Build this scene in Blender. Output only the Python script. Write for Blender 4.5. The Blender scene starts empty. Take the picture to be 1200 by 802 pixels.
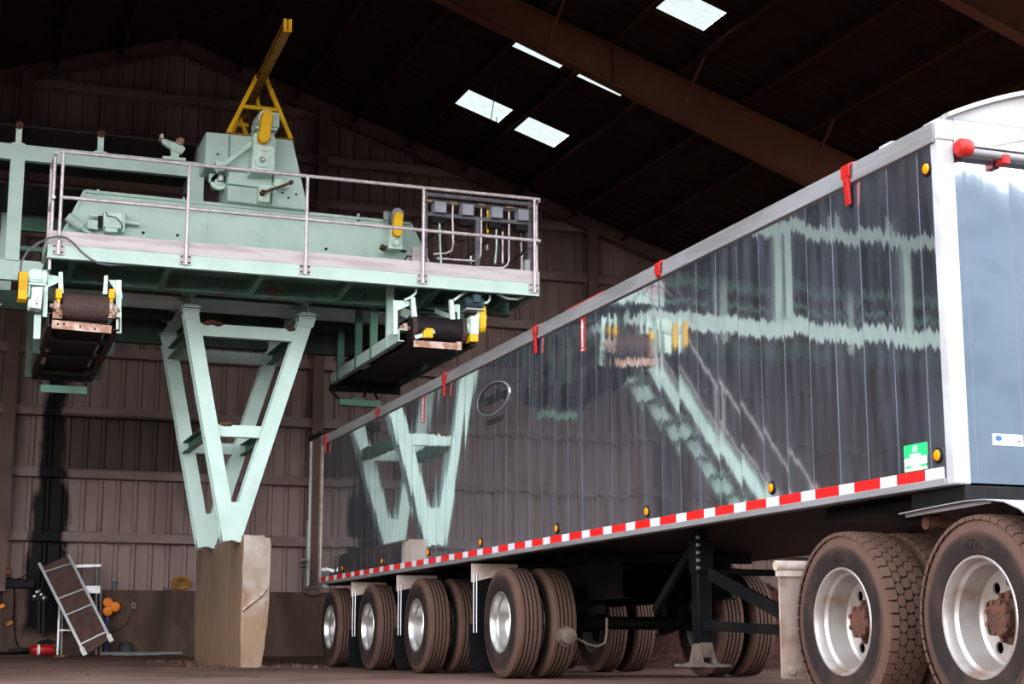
import bpy, bmesh, math, random
from mathutils import Vector, Matrix
random.seed(7)
C = bpy.context.scene.collection
PI = math.pi

# ------------------------------------------------------------------ camera numbers
F = 1900.0
PITCH = math.atan(362 / F)
YAW = math.atan(708 / math.hypot(F, 362))
CAM = Vector((0, 0, 0.25))
FW = Vector((math.sin(YAW) * math.cos(PITCH), math.cos(YAW) * math.cos(PITCH), math.sin(PITCH)))
RT = Vector((math.cos(YAW), -math.sin(YAW), 0))
UP = RT.cross(FW)


def at(px, py, y):
    """the point of the plane Y = y seen at that place of the photograph"""
    d = FW + RT * ((px - 600) / F) + UP * ((401 - py) / F)
    return CAM + d * (y / d.y)


def xz(px, py, y):
    p = at(px, py, y)
    return (p.x, p.z)


def ground(y, x=0):
    pts = [(-50, -.16), (4, -.14), (7, -.112), (9, -.105), (12.6, 0.0), (19, .03), (24, .10), (29.8, .165), (60, .165)]
    for (a, b), (c, d) in zip(pts, pts[1:]):
        if y <= c:
            return b + (d - b) * max(0, (y - a)) / (c - a)
    return .165


# ------------------------------------------------------------------ mesh builder
class MB:
    def __init__(s):
        s.v, s.f, s.m, s.k = [], [], [], 0

    def add(s, vs, fs):
        n = len(s.v)
        s.v += [tuple(v) for v in vs]
        s.f += [tuple(i + n for i in f) for f in fs]
        s.m += [s.k] * len(fs)
        return s

    def mat(s, k):
        s.k = k
        return s

    def box(s, x0, x1, y0, y1, z0, z1):
        vs = [(x, y, z) for x in (x0, x1) for y in (y0, y1) for z in (z0, z1)]
        return s.add(vs, [(0, 1, 3, 2), (4, 6, 7, 5), (0, 4, 5, 1), (2, 3, 7, 6), (0, 2, 6, 4), (1, 5, 7, 3)])

    def bar(s, p0, p1, w, h, up=(0, 0, 1)):
        """rectangular bar from p0 to p1, h along up, w across"""
        p0, p1, up = Vector(p0), Vector(p1), Vector(up)
        d = (p1 - p0).normalized()
        a = d.cross(up)
        if a.length < 1e-5:
            a = d.cross(Vector((1, 0, 0)))
        a.normalize()
        b = a.cross(d).normalized()
        vs = []
        for p in (p0, p1):
            for i, j in ((-1, -1), (1, -1), (1, 1), (-1, 1)):
                vs.append(p + a * (i * w / 2) + b * (j * h / 2))
        return s.add(vs, [(0, 3, 2, 1), (4, 5, 6, 7), (0, 1, 5, 4), (1, 2, 6, 5), (2, 3, 7, 6), (3, 0, 4, 7)])

    def ibeam(s, p0, p1, w, h, up=(0, 0, 1), tf=.014, tw=.01):
        p0, p1, up = Vector(p0), Vector(p1), Vector(up)
        d = (p1 - p0).normalized()
        a = d.cross(up).normalized()
        b = a.cross(d).normalized()
        o = b * (h / 2 - tf / 2)
        s.bar(p0 + o, p1 + o, w, tf, up)
        s.bar(p0 - o, p1 - o, w, tf, up)
        return s.bar(p0, p1, tw, h - 2 * tf, up)

    def channel(s, p0, p1, w, h, up=(0, 0, 1), side=1, t=.012):
        """channel: web on one side"""
        p0, p1, up = Vector(p0), Vector(p1), Vector(up)
        d = (p1 - p0).normalized()
        a = d.cross(up).normalized()
        b = a.cross(d).normalized()
        o = b * (h / 2 - t / 2)
        s.bar(p0 + o, p1 + o, w, t, up)
        s.bar(p0 - o, p1 - o, w, t, up)
        q = a * (side * (w / 2 - t / 2))
        return s.bar(p0 + q, p1 + q, t, h - 2 * t, up)

    def cyl(s, p0, p1, r, n=20, r2=None, cap=True):
        p0, p1 = Vector(p0), Vector(p1)
        r2 = r if r2 is None else r2
        d = (p1 - p0).normalized()
        a = d.orthogonal().normalized()
        b = d.cross(a)
        vs, fs = [], []
        for p, q in ((p0, r), (p1, r2)):
            for i in range(n):
                t = 2 * PI * i / n
                vs.append(p + (a * math.cos(t) + b * math.sin(t)) * q)
        for i in range(n):
            j = (i + 1) % n
            fs.append((i, j, n + j, n + i))
        if cap:
            fs.append(tuple(range(n - 1, -1, -1)))
            fs.append(tuple(range(n, 2 * n)))
        return s.add(vs, fs)

    def tube(s, pts, r, n=8, cap=True):
        pts = [Vector(p) for p in pts]
        vs, fs, a = [], [], None
        for i, p in enumerate(pts):
            d = (pts[min(i + 1, len(pts) - 1)] - pts[max(i - 1, 0)]).normalized()
            a = d.orthogonal().normalized() if a is None else (a - d * a.dot(d)).normalized()
            b = d.cross(a)
            for k in range(n):
                t = 2 * PI * k / n
                vs.append(p + (a * math.cos(t) + b * math.sin(t)) * r)
        for i in range(len(pts) - 1):
            for k in range(n):
                l = (k + 1) % n
                fs.append((i * n + k, i * n + l, (i + 1) * n + l, (i + 1) * n + k))
        if cap:
            fs.append(tuple(range(n - 1, -1, -1)))
            m = (len(pts) - 1) * n
            fs.append(tuple(range(m, m + n)))
        return s.add(vs, fs)

    def prism(s, poly, plane, a, b):
        n = len(poly)

        def P(u, v, w):
            return {'XZ': (u, w, v), 'YZ': (w, u, v), 'XY': (u, v, w)}[plane]
        vs = [P(u, v, a) for u, v in poly] + [P(u, v, b) for u, v in poly]
        fs = [tuple(range(n)), tuple(range(2 * n - 1, n - 1, -1))]
        for i in range(n):
            j = (i + 1) % n
            fs.append((j, i, n + i, n + j))
        return s.add(vs, fs)

    def lathe(s, prof, c, axis='X', n=48, closed=False):
        vs, fs = [], []
        m = len(prof)
        for i in range(n):
            t = 2 * PI * i / n
            ct, st = math.cos(t), math.sin(t)
            for u, r in prof:
                if axis == 'X':
                    vs.append((c[0] + u, c[1] + r * ct, c[2] + r * st))
                elif axis == 'Y':
                    vs.append((c[0] + r * ct, c[1] + u, c[2] + r * st))
                else:
                    vs.append((c[0] + r * ct, c[1] + r * st, c[2] + u))
        for i in range(n):
            j = (i + 1) % n
            for k in range(m if closed else m - 1):
                l = (k + 1) % m
                fs.append((i * m + k, i * m + l, j * m + l, j * m + k))
        return s.add(vs, fs)

    def stadium(s, c0, c1, r, plane, a, b, n=10):
        """rounded slot between two centres, extruded"""
        c0, c1 = Vector(c0), Vector(c1)
        d = (c1 - c0)
        t0 = math.atan2(d.y, d.x)
        poly = []
        for i in range(n + 1):
            t = t0 - PI / 2 + PI * i / n
            poly.append((c1.x + r * math.cos(t), c1.y + r * math.sin(t)))
        for i in range(n + 1):
            t = t0 + PI / 2 + PI * i / n
            poly.append((c0.x + r * math.cos(t), c0.y + r * math.sin(t)))
        return s.prism(poly, plane, a, b)


ORG = {}
UNIT = [1.0, 0.0]        # the conveyor plant is drawn in units of 1.038 m on a datum 1 cm down


def real(v):
    v = Vector(v)
    return Vector((v.x * UNIT[0], v.y * UNIT[0], v.z * UNIT[0] + UNIT[1]))


def link(name, me, parent, off, o_at=None):
    o = bpy.data.objects.new(name, me)
    C.objects.link(o)
    return o


def P(name, mb, mats, parent=None, at_=None, bevel=0, smooth=40, label=None, seg=2):
    """one mesh object; vertices are given in world coordinates"""
    base = Vector(ORG[parent.name]) if parent else Vector((0, 0, 0))
    org = real(at_) if at_ is not None else base
    me = bpy.data.meshes.new(name)
    me.from_pydata([tuple(real(v) - org) for v in mb.v], [], mb.f)
    if not isinstance(mats, (list, tuple)):
        mats = [mats]
    for m in mats:
        me.materials.append(m)
    if len(mats) > 1:
        me.polygons.foreach_set('material_index', mb.m)
    bm = bmesh.new()
    bm.from_mesh(me)
    bmesh.ops.recalc_face_normals(bm, faces=bm.faces)
    bm.to_mesh(me)
    bm.free()
    if smooth:
        me.shade_smooth()
        me.set_sharp_from_angle(angle=math.radians(smooth))
    o = bpy.data.objects.new(name, me)
    C.objects.link(o)
    if parent:
        o.parent = parent
    o.location = org - base
    ORG[o.name] = org
    if bevel:
        b = o.modifiers.new('b', 'BEVEL')
        b.width = bevel
        b.segments = seg
        b.limit_method = 'ANGLE'
        b.angle_limit = math.radians(35)
    if label:
        o['label'] = label
    return o


def tag(o, label, cat, group=None):
    o['label'] = label
    o['category'] = cat
    if group:
        o['group'] = group
    return o


def T(name, label, cat, loc, group=None):
    o = bpy.data.objects.new(name, None)
    C.objects.link(o)
    o.empty_display_size = .2
    o.location = real(loc)
    ORG[o.name] = real(loc)
    return tag(o, label, cat, group)


def S(name, mb, mats, **k):
    o = P(name, mb, mats, **k)
    o['kind'] = 'structure'
    return o


def dup(o, parent=None, loc=None, rotz=None, scale=None):
    c = o.copy()
    C.objects.link(c)
    if parent is not None:
        c.parent = parent
    if loc is not None:
        c.location = loc
    if rotz is not None:
        c.rotation_euler = (0, 0, rotz)
    for ch in list(o.children):
        d = ch.copy()
        C.objects.link(d)
        d.parent = c
        for g in ch.children:
            e = g.copy()
            C.objects.link(e)
            e.parent = d
    return c


# ------------------------------------------------------------------ materials
class N:
    def __init__(s, name):
        s.m = bpy.data.materials.new(name)
        s.m.use_nodes = True
        s.t = s.m.node_tree
        s.b = s.t.nodes['Principled BSDF']

    def n(s, typ, **k):
        q = s.t.nodes.new(typ)
        for a, b in k.items():
            setattr(q, a, b)
        return q

    def l(s, a, b):
        s.t.links.new(a, b)

    def math(s, op, a, b=None, c=None, clamp=False):
        q = s.n('ShaderNodeMath', operation=op)
        q.use_clamp = clamp
        for i, x in enumerate((a, b, c)):
            if x is None:
                continue
            if isinstance(x, (int, float)):
                q.inputs[i].default_value = x
            else:
                s.l(x, q.inputs[i])
        return q.outputs[0]

    def mix(s, f, a, b, blend='MIX'):
        q = s.n('ShaderNodeMix', data_type='RGBA', blend_type=blend)
        for i, x in ((0, f), (6, a), (7, b)):
            if isinstance(x, (int, float)):
                q.inputs[i].default_value = x
            elif isinstance(x, (tuple, list)):
                q.inputs[i].default_value = tuple(x[:3]) + (1,)
            else:
                s.l(x, q.inputs[i])
        return q.outputs[2]

    def coord(s, obj=False):
        if obj:
            return s.n('ShaderNodeTexCoord').outputs['Object']
        return s.n('ShaderNodeNewGeometry').outputs['Position']

    def noise(s, scale=5, detail=4, stretch=None, vec=None, rough=.55):
        v = vec or s.coord()
        if stretch:
            mp = s.n('ShaderNodeMapping')
            mp.inputs['Scale'].default_value = stretch
            s.l(v, mp.inputs['Vector'])
            v = mp.outputs[0]
        q = s.n('ShaderNodeTexNoise')
        q.inputs['Scale'].default_value = scale
        q.inputs['Detail'].default_value = detail
        q.inputs['Roughness'].default_value = rough
        s.l(v, q.inputs['Vector'])
        return q.outputs['Fac']

    def ramp(s, f, lo, hi):
        q = s.n('ShaderNodeMapRange', interpolation_type='SMOOTHSTEP')
        q.inputs['From Min'].default_value = lo
        q.inputs['From Max'].default_value = hi
        s.l(f, q.inputs['Value'])
        return q.outputs[0]

    def bump(s, h, strength=.3, dist=.01):
        q = s.n('ShaderNodeBump')
        q.inputs['Strength'].default_value = strength
        q.inputs['Distance'].default_value = dist
        s.l(h, q.inputs['Height'])
        s.l(q.outputs[0], s.b.inputs['Normal'])


def mat(name, c, c2=None, rough=.6, metal=0, scale=6, lo=.4, hi=.65, bump=0, bscale=40, stretch=None, obj=False, spec=.25, dirt=None):
    k = N(name)
    k.b.inputs['Roughness'].default_value = rough
    k.b.inputs['Metallic'].default_value = metal
    k.b.inputs['Specular IOR Level'].default_value = spec
    if c2 is None:
        c2 = tuple(x * .82 for x in c)
    f = k.ramp(k.noise(scale, 5, stretch, k.coord(obj)), lo, hi)
    col = k.mix(f, c, c2)
    if dirt:
        d = k.ramp(k.noise(dirt[1], 6, None, k.coord(obj)), dirt[2], dirt[2] + .12)
        col = k.mix(d, col, dirt[0])
    k.l(col, k.b.inputs['Base Color'])
    if bump:
        k.bump(k.noise(bscale, 5, stretch, k.coord(obj)), bump)
    return k.m


M = {}
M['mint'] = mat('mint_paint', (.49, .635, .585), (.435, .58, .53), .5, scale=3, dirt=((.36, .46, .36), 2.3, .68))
M['mint_d'] = mat('mint_paint_shaded_dusty', (.125, .27, .195), (.085, .175, .13), .6, scale=2.5, dirt=((.14, .10, .07), 1.7, .58))  # darker mint with the platform's shade put into the colour, plus brown dust
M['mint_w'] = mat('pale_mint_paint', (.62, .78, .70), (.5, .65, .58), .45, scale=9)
M['duct'] = mat('duct_paint', (.70, .92, .92), (.60, .82, .81), .35, scale=3)
M['galv'] = mat('galvanized_steel', (.66, .58, .60), (.50, .43, .45), .42, .35, scale=14)
M['toe'] = mat('toe_board_steel', (.52, .475, .495), (.42, .35, .37), .55, .1, scale=4, stretch=(.4, 1, 3))
M['yellow'] = mat('yellow_paint', (.85, .48, .010), (.74, .39, .008), .5, scale=6, dirt=((.25, .14, .02), 5, .68))
M['yellow_d'] = mat('yellow_paint_dirty', (.30, .15, .012), (.20, .09, .008), .6, scale=4)
M['rust'] = mat('rusty_steel', (.105, .042, .026), (.06, .028, .02), .85, scale=22, bump=.4, bscale=60)
M['rustplate'] = mat('rust_stained_plate', (.60, .45, .40), (.33, .17, .11), .7, scale=9, lo=.38, hi=.62)
M['rubber'] = mat('black_rubber', (.008, .007, .0075), (.014, .011, .010), .75, scale=10, spec=.1)
M['belt'] = mat('conveyor_belt', (.010, .008, .010), (.018, .012, .012), .6, scale=20, spec=.15)
M['lag'] = mat('brown_lagging', (.075, .042, .036), (.045, .028, .028), .75, scale=30, bump=.3, bscale=120)
M['black'] = mat('black_paint', (.006, .006, .007), (.010, .009, .0085), .5, scale=8, spec=.12)
M['chassis'] = mat('chassis_paint', (.0025, .003, .004), (.006, .005, .0048), .5, scale=5, spec=.08)
M['steelgrey'] = mat('grey_painted_steel', (.13, .13, .15), (.10, .095, .11), .5, scale=8)
M['boxgrey'] = mat('grey_enclosure', (.30, .31, .37), (.26, .27, .32), .5, scale=6)
M['white'] = mat('white_paint', (.40, .395, .40), (.34, .33, .33), .45, scale=5)
M['white_d'] = mat('white_paint_dusty', (.46, .38, .33), (.33, .25, .205), .6, scale=7)
M['alu'] = mat('brushed_aluminium', (.50, .50, .52), (.42, .42, .43), .38, .75, scale=10)
M['raildull'] = mat('dull_aluminium', (.27, .265, .27), (.20, .19, .188), .5, .35, scale=3, stretch=(1, .3, 3))
M['red'] = mat('red_plastic', (.40, .012, .010), (.33, .010, .009), .4, scale=8)
M['redtape'] = mat('red_reflective_tape', (.72, .014, .012), (.62, .012, .012), .35, scale=8)
M['whitetape'] = mat('white_reflective_tape', (.62, .62, .68), (.56, .56, .62), .35, scale=8)
M['whitemark'] = mat('white_print', (.80, .78, .78), (.76, .74, .74), .5)
M['black_ink'] = mat('black_print', (.012, .012, .014), (.015, .015, .016), .5)
M['green'] = mat('green_print', (.02, .55, .14), (.02, .50, .13), .45)
M['blue'] = mat('blue_print', (.03, .11, .50), (.03, .1, .45), .45)
M['bluepaint'] = mat('blue_painted_post', (.03, .05, .20), (.025, .04, .14), .55)
M['orange'] = mat('orange_plastic', (.90, .24, .02), (.80, .18, .015), .45)
M['plywood'] = mat('brown_plywood', (.115, .060, .048), (.075, .042, .036), .75, scale=7, lo=.35, hi=.7, obj=True)
M['brass'] = mat('brass_fitting', (.42, .30, .14), (.3, .2, .1), .5, .5)
M['hose'] = mat('yellow_hose', (.42, .20, .03), (.3, .13, .02), .6)
M['chrome'] = mat('polished_rim', (.60, .58, .56), (.50, .47, .44), .33, .85, scale=6, obj=True)
M['rimwhite'] = mat('painted_rim', (.40, .36, .335), (.31, .265, .235), .36, .5, scale=5, obj=True, dirt=((.26, .175, .13), 3.5, .60))
M['mudflap'] = mat('dusty_mudflap', (.27, .20, .165), (.19, .125, .095), .8, scale=6)
M['redoxide'] = mat('red_oxide_primer', (.20, .088, .054), (.16, .068, .042), .7, scale=1.2, spec=.08)
M['purlin'] = mat('purlin_primer', (.07, .032, .018), (.05, .023, .013), .65, scale=2, spec=.06)
M['roof'] = mat('roof_sheet', (.048, .027, .020), (.038, .021, .015), .8, scale=2, spec=.06)
M['wallright'] = mat('pale_wall_sheet', (.5, .44, .38), (.4, .34, .29), .6, scale=2)
M['stringer_dirty'] = mat('dusty_stringer', (.060, .052, .042), (.035, .028, .022), .8, scale=5)
M['under'] = mat('shaded_green_steel', (.055, .085, .068), (.035, .05, .04), .7, scale=3)  # mint steel darkened; shade below the gallery is put into the colour
M['dial'] = mat('dusty_housing', (.105, .078, .062), (.07, .046, .036), .7, scale=9)
M['mulch'] = mat('dark_mulch', (.085, .028, .020), (.035, .014, .011), .9, scale=14, lo=.4, hi=.6, bump=1, bscale=30)
M['dirt'] = mat('dirt_floor', (.155, .080, .060), (.075, .038, .028), .9, scale=.9, lo=.35, hi=.7, bump=.5, bscale=14, dirt=((.16, .092, .072), 2.2, .58))
M['yard'] = mat('concrete_yard', (.055, .046, .040), (.045, .037, .032), .85, scale=.5)
M['hill'] = mat('wooded_hill', (.058, .076, .096), (.044, .060, .076), .9, scale=.2)


def soot(k, col):
    """black dust stain that runs down the end wall below the left-hand belt"""
    pos = k.coord()
    sx = k.n('ShaderNodeSeparateXYZ')
    k.l(pos, sx.inputs[0])
    x, z = sx.outputs[0], sx.outputs[2]
    nz = k.noise(1.6, 5, (1, 1, .5))
    off = k.math('MULTIPLY', k.math('SUBTRACT', nz, .5), .62)
    d = k.math('ABSOLUTE', k.math('ADD', k.math('SUBTRACT', x, 2.17), off))
    w = k.math('SUBTRACT', .40, k.math('MULTIPLY', k.math('SUBTRACT', z, 1.0), .048))
    f = k.math('DIVIDE', k.math('SUBTRACT', w, d), .10, clamp=True)
    lo = k.ramp(k.math('ADD', z, k.math('MULTIPLY', off, .8)), .42, .66)
    f = k.math('MULTIPLY', f, lo)
    col = k.mix(k.math('MULTIPLY', f, .985), col, (.006, .0055, .006))
    # a browner dusty sheet course beside it
    zb = k.math('MULTIPLY', k.ramp(z, 3.36, 3.44), k.math('SUBTRACT', 1.0, k.ramp(z, 4.36, 4.42)))
    xb_ = k.math('ADD', x, off)
    xb_ = k.math('MULTIPLY', k.ramp(xb_, 2.2, 2.5), k.math('SUBTRACT', 1.0, k.ramp(xb_, 4.6, 5.4)))
    return k.mix(k.math('MULTIPLY', k.math('MULTIPLY', zb, xb_), .72), col, (.028, .017, .013))


def wallmat(name, c, c2, rough, scale, stretch, bump=0, extra=None):
    k = N(name)
    k.b.inputs['Roughness'].default_value = rough
    k.b.inputs['Specular IOR Level'].default_value = .12
    f = k.ramp(k.noise(scale, 5, stretch), .35, .68)
    col = k.mix(f, c, c2)
    if extra:
        g = k.ramp(k.noise(extra[1], 6, extra[3]), extra[2], extra[2] + .15)
        col = k.mix(g, col, extra[0])
    col = soot(k, col)
    k.l(col, k.b.inputs['Base Color'])
    if bump:
        k.bump(k.noise(18, 5), bump)
    return k.m


M['wall'] = wallmat('wall_sheet', (.36, .262, .244), (.27, .188, .172), .55, 1.4, (1, 1, .25), extra=((.22, .145, .125), 2, .58, (1, 1, .2)))
M['girt'] = wallmat('girt_primer', (.35, .265, .25), (.25, .175, .16), .6, 2.0, (.4, 1, 1))
M['column'] = wallmat('column_primer', (.19, .122, .11), (.15, .09, .08), .6, 2.0, None)
M['stem'] = wallmat('stem_concrete', (.125, .080, .062), (.07, .044, .034), .9, 1.8, (1, 1, .35), .3, ((.06, .04, .034), 2.4, .56, (1, 1, .12)))


def pier_mat():
    k = N('pier_concrete')
    k.b.inputs['Roughness'].default_value = .9
    col = k.mix(k.ramp(k.noise(3, 6), .35, .65), (.44, .37, .325), (.34, .255, .205))
    # browner tone on the long sides by face direction, brown runs, chipped pale patches
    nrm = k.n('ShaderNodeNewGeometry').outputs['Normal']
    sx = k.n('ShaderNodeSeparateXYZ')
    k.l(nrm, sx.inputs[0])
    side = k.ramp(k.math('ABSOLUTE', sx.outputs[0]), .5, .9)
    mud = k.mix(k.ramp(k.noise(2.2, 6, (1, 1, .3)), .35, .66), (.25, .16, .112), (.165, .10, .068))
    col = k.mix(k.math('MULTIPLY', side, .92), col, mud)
    st = k.ramp(k.noise(3.4, 6, (1, 1, .45)), .52, .66)
    col = k.mix(k.math('MULTIPLY', st, .8), col, (.22, .115, .06))
    # brown splash stain that climbs the pale end from the floor
    ps = k.n('ShaderNodeSeparateXYZ')
    k.l(k.coord(), ps.inputs[0])
    up_ = k.math('SUBTRACT', k.math('ADD', k.math('MULTIPLY', k.math('SUBTRACT', k.noise(2.6, 6), .5), 2.2), 1.15), ps.outputs[2])
    sp_ = k.math('MULTIPLY', k.ramp(up_, -.1, .5), .75)
    col = k.mix(sp_, col, (.27, .155, .085))
    k.l(col, k.b.inputs['Base Color'])
    k.bump(k.noise(14, 6), .6, .02)
    return k.m


M['pier'] = pier_mat()


def trailer_mat(name, axis, wav=1.0):
    """smooth sheet aluminium, dusty, every sheet a touch out of true, rolled vertically"""
    k = N(name)
    geo = k.n('ShaderNodeNewGeometry')
    sx = k.n('ShaderNodeSeparateXYZ')
    k.l(geo.outputs['Position'], sx.inputs[0])
    u = sx.outputs[axis]
    z = sx.outputs[2]
    # per-sheet lean
    cell = k.math('FLOOR', k.math('DIVIDE', k.math('SUBTRACT', u, 7.304), .302))
    wn = k.n('ShaderNodeTexWhiteNoise', noise_dimensions='1D')
    k.l(cell, wn.inputs['W'])
    sep = k.n('ShaderNodeSeparateColor')
    k.l(wn.outputs['Color'], sep.inputs[0])
    fr = k.math('FRACT', k.math('DIVIDE', k.math('SUBTRACT', u, 7.304), .302))
    bow = k.math('MULTIPLY', k.math('SUBTRACT', fr, .5), .005)

    def n1(scale, zscale, amt):
        cb = k.n('ShaderNodeCombineXYZ')
        k.l(k.math('MULTIPLY', u, scale), cb.inputs[0])
        k.l(k.math('MULTIPLY', z, zscale), cb.inputs[1])
        q = k.n('ShaderNodeTexNoise')
        q.inputs['Scale'].default_value = 1
        q.inputs['Detail'].default_value = 2
        k.l(cb.outputs[0], q.inputs['Vector'])
        return k.math('MULTIPLY', k.math('SUBTRACT', q.outputs['Fac'], .5), amt)
    tz = k.math('ADD', k.math('MULTIPLY', k.math('SUBTRACT', sep.outputs[0], .5), .006), n1(34, .15, .022 * wav))
    tz = k.math('ADD', tz, n1(1.4, .5, .007 * wav))
    tu = k.math('ADD', k.math('MULTIPLY', k.math('SUBTRACT', sep.outputs[1], .5), .008), bow)
    tu = k.math('ADD', tu, n1(2.3, 1.2, .004))
    cb = k.n('ShaderNodeCombineXYZ')
    k.l(tu, cb.inputs[axis])
    k.l(tz, cb.inputs[2])
    va = k.n('ShaderNodeVectorMath', operation='ADD')
    k.l(geo.outputs['Normal'], va.inputs[0])
    k.l(cb.outputs[0], va.inputs[1])
    vn = k.n('ShaderNodeVectorMath', operation='NORMALIZE')
    k.l(va.outputs[0], vn.inputs[0])
    # dust
    q = k.n('ShaderNodeTexNoise')
    q.inputs['Scale'].default_value = 1
    q.inputs['Detail'].default_value = 5
    c2 = k.n('ShaderNodeCombineXYZ')
    k.l(k.math('MULTIPLY', u, 9), c2.inputs[0])
    k.l(k.math('MULTIPLY', z, 1.1), c2.inputs[1])
    k.l(c2.outputs[0], q.inputs['Vector'])
    dust = k.ramp(q.outputs['Fac'], .3, .75)
    speck = k.ramp(k.noise(55, 3), .62, .75)
    k.b.inputs['Metallic'].default_value = 1
    k.b.inputs['Base Color'].default_value = (.82, .85, .85, 1)
    k.b.inputs['Roughness'].default_value = .035
    k.l(vn.outputs[0], k.b.inputs['Normal'])
    df = k.n('ShaderNodeBsdfDiffuse')
    df.inputs['Color'].default_value = (.15, .16, .19, 1)
    mx = k.n('ShaderNodeMixShader')
    seam = k.math('LESS_THAN', k.math('ABSOLUTE', k.math('SUBTRACT', fr, .5)), .488)
    seam = k.math('MULTIPLY', k.math('SUBTRACT', 1.0, seam), k.math('ADD', .25, k.math('MULTIPLY', sep.outputs[2], .6)))
    fac = k.math('ADD', k.math('ADD', k.math('ADD', .10, seam), k.math('MULTIPLY', dust, .18)), k.math('MULTIPLY', speck, .08), clamp=True)
    k.l(fac, mx.inputs[0])
    k.l(k.b.outputs[0], mx.inputs[1])
    k.l(df.outputs[0], mx.inputs[2])
    out = k.t.nodes['Material Output']
    k.l(mx.outputs[0], out.inputs['Surface'])
    return k.m


M['side'] = trailer_mat('trailer_sheet_side', 1)
M['front'] = trailer_mat('trailer_sheet_front', 0, .25)


def tire_mat():
    k = N('tire_rubber')
    v = k.coord(True)
    sx = k.n('ShaderNodeSeparateXYZ')
    k.l(v, sx.inputs[0])
    r = k.math('SQRT', k.math('ADD', k.math('MULTIPLY', sx.outputs[1], sx.outputs[1]), k.math('MULTIPLY', sx.outputs[2], sx.outputs[2])))
    nz = k.noise(9, 5, None, v)
    # road dust cakes the shoulder and the tread, the grooves stay black
    f = k.ramp(k.math('ADD', r, k.math('MULTIPLY', k.math('SUBTRACT', nz, .5), .03)), .405, .45)
    grit = k.mix(nz, (.104, .058, .043), (.068, .036, .026))
    low = k.mix(k.ramp(k.noise(4, 4, None, v), .4, .65), (.018, .0125, .0115), (.036, .022, .018))
    col = k.mix(f, low, grit)
    k.l(col, k.b.inputs['Base Color'])
    k.b.inputs['Roughness'].default_value = .8
    k.b.inputs['Specular IOR Level'].default_value = .15
    return k.m


M['tire'] = tire_mat()
M['groove'] = mat('tire_groove', (.006, .005, .0045), (.009, .007, .006), .9)


def glow_lens(name, c):
    return mat(name, c, tuple(x * .9 for x in c), .25)


M['amber'] = glow_lens('amber_lens', (1.0, .24, .0))


def skylight_mat():
    k = N('translucent_panel')
    t = k.n('ShaderNodeBsdfTranslucent')
    k.l(k.mix(k.ramp(k.noise(7, 4, (1.0, 6, 1)), .35, .7), (.20, .205, .18), (.15, .155, .135)), t.inputs['Color'])
    k.l(t.outputs[0], k.t.nodes['Material Output'].inputs['Surface'])
    return k.m


M['skylight'] = skylight_mat()

# ------------------------------------------------------------------ world, camera, view
w = bpy.data.worlds.new('overcast_sky')
bpy.context.scene.world = w
w.use_nodes = True
nt = w.node_tree
bg = nt.nodes['Background']
tc = nt.nodes.new('ShaderNodeTexCoord')
sp = nt.nodes.new('ShaderNodeSeparateXYZ')
cr = nt.nodes.new('ShaderNodeValToRGB')
nt.links.new(tc.outputs['Generated'], sp.inputs[0])
nt.links.new(sp.outputs[2], cr.inputs[0])
cr.color_ramp.elements[0].position = 0.0
cr.color_ramp.elements[0].color = (1.0, .985, .96, 1)
cr.color_ramp.elements[1].position = 0.75
cr.color_ramp.elements[1].color = (.42, .50, .62, 1)
nt.links.new(cr.outputs[0], bg.inputs[0])
bg.inputs[1].default_value = 1.25

cd = bpy.data.cameras.new('camera')
co = bpy.data.objects.new('camera', cd)
C.objects.link(co)
co.location = CAM
rot = Matrix((RT, UP, -FW)).transposed()
co.rotation_euler = rot.to_euler()
cd.sensor_width = 36
cd.lens = 36 * F / 1200
cd.clip_end = 500
bpy.context.scene.camera = co
vs = bpy.context.scene.view_settings
vs.view_transform = 'Standard'
vs.look = 'None'
vs.gamma = 1
vs.exposure = 2.85
vs.use_curve_mapping = False
cy = bpy.context.scene.cycles
cy.max_bounces = 8
cy.diffuse_bounces = 4
cy.glossy_bounces = 4
cy.caustics_reflective = False
cy.sample_clamp_indirect = 6

# ------------------------------------------------------------------ SETTING
XR, ZR, SL = 4.06, 11.66, .326       # ridge
XL, XE = -11.2, 19.3                 # side walls
YW, YF = 29.7, 12.5                  # end wall, open end


def zroof(x):
    return ZR - SL * abs(x - XR)


def floor():
    mb = MB()
    xs = [-12 + .2 * i for i in range(int(33 / .2))]
    ys = [3.4 + .2 * i for i in range(int(27 / .2))]
    rnd = random.Random(3)
    ph = [(rnd.uniform(.5, 3.2), rnd.uniform(.5, 3.2), rnd.uniform(0, 6)) for _ in range(10)]
    vs = []
    for x in xs:
        for y in ys:
            b = sum(math.sin(a * x + c * y + p) for a, c, p in ph) * .004
            amp = 1.0 if y > 19 else .35
            if x > 4.6 and y < 22:
                amp = .1
            vs.append((x, y, ground(y) + b * amp - .004))
    n = len(ys)
    fs = [(i * n + j, (i + 1) * n + j, (i + 1) * n + j + 1, i * n + j + 1) for i in range(len(xs) - 1) for j in range(n - 1)]
    mb.add(vs, fs)
    S('floor', mb, M['dirt'])
    y = MB()
    y.add([(-60, -90, -.2), (80, -90, -.2), (80, 60, -.2), (-60, 60, -.2)], [(0, 1, 2, 3)])
    S('yard_ground', y, M['yard'])


floor()


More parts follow.
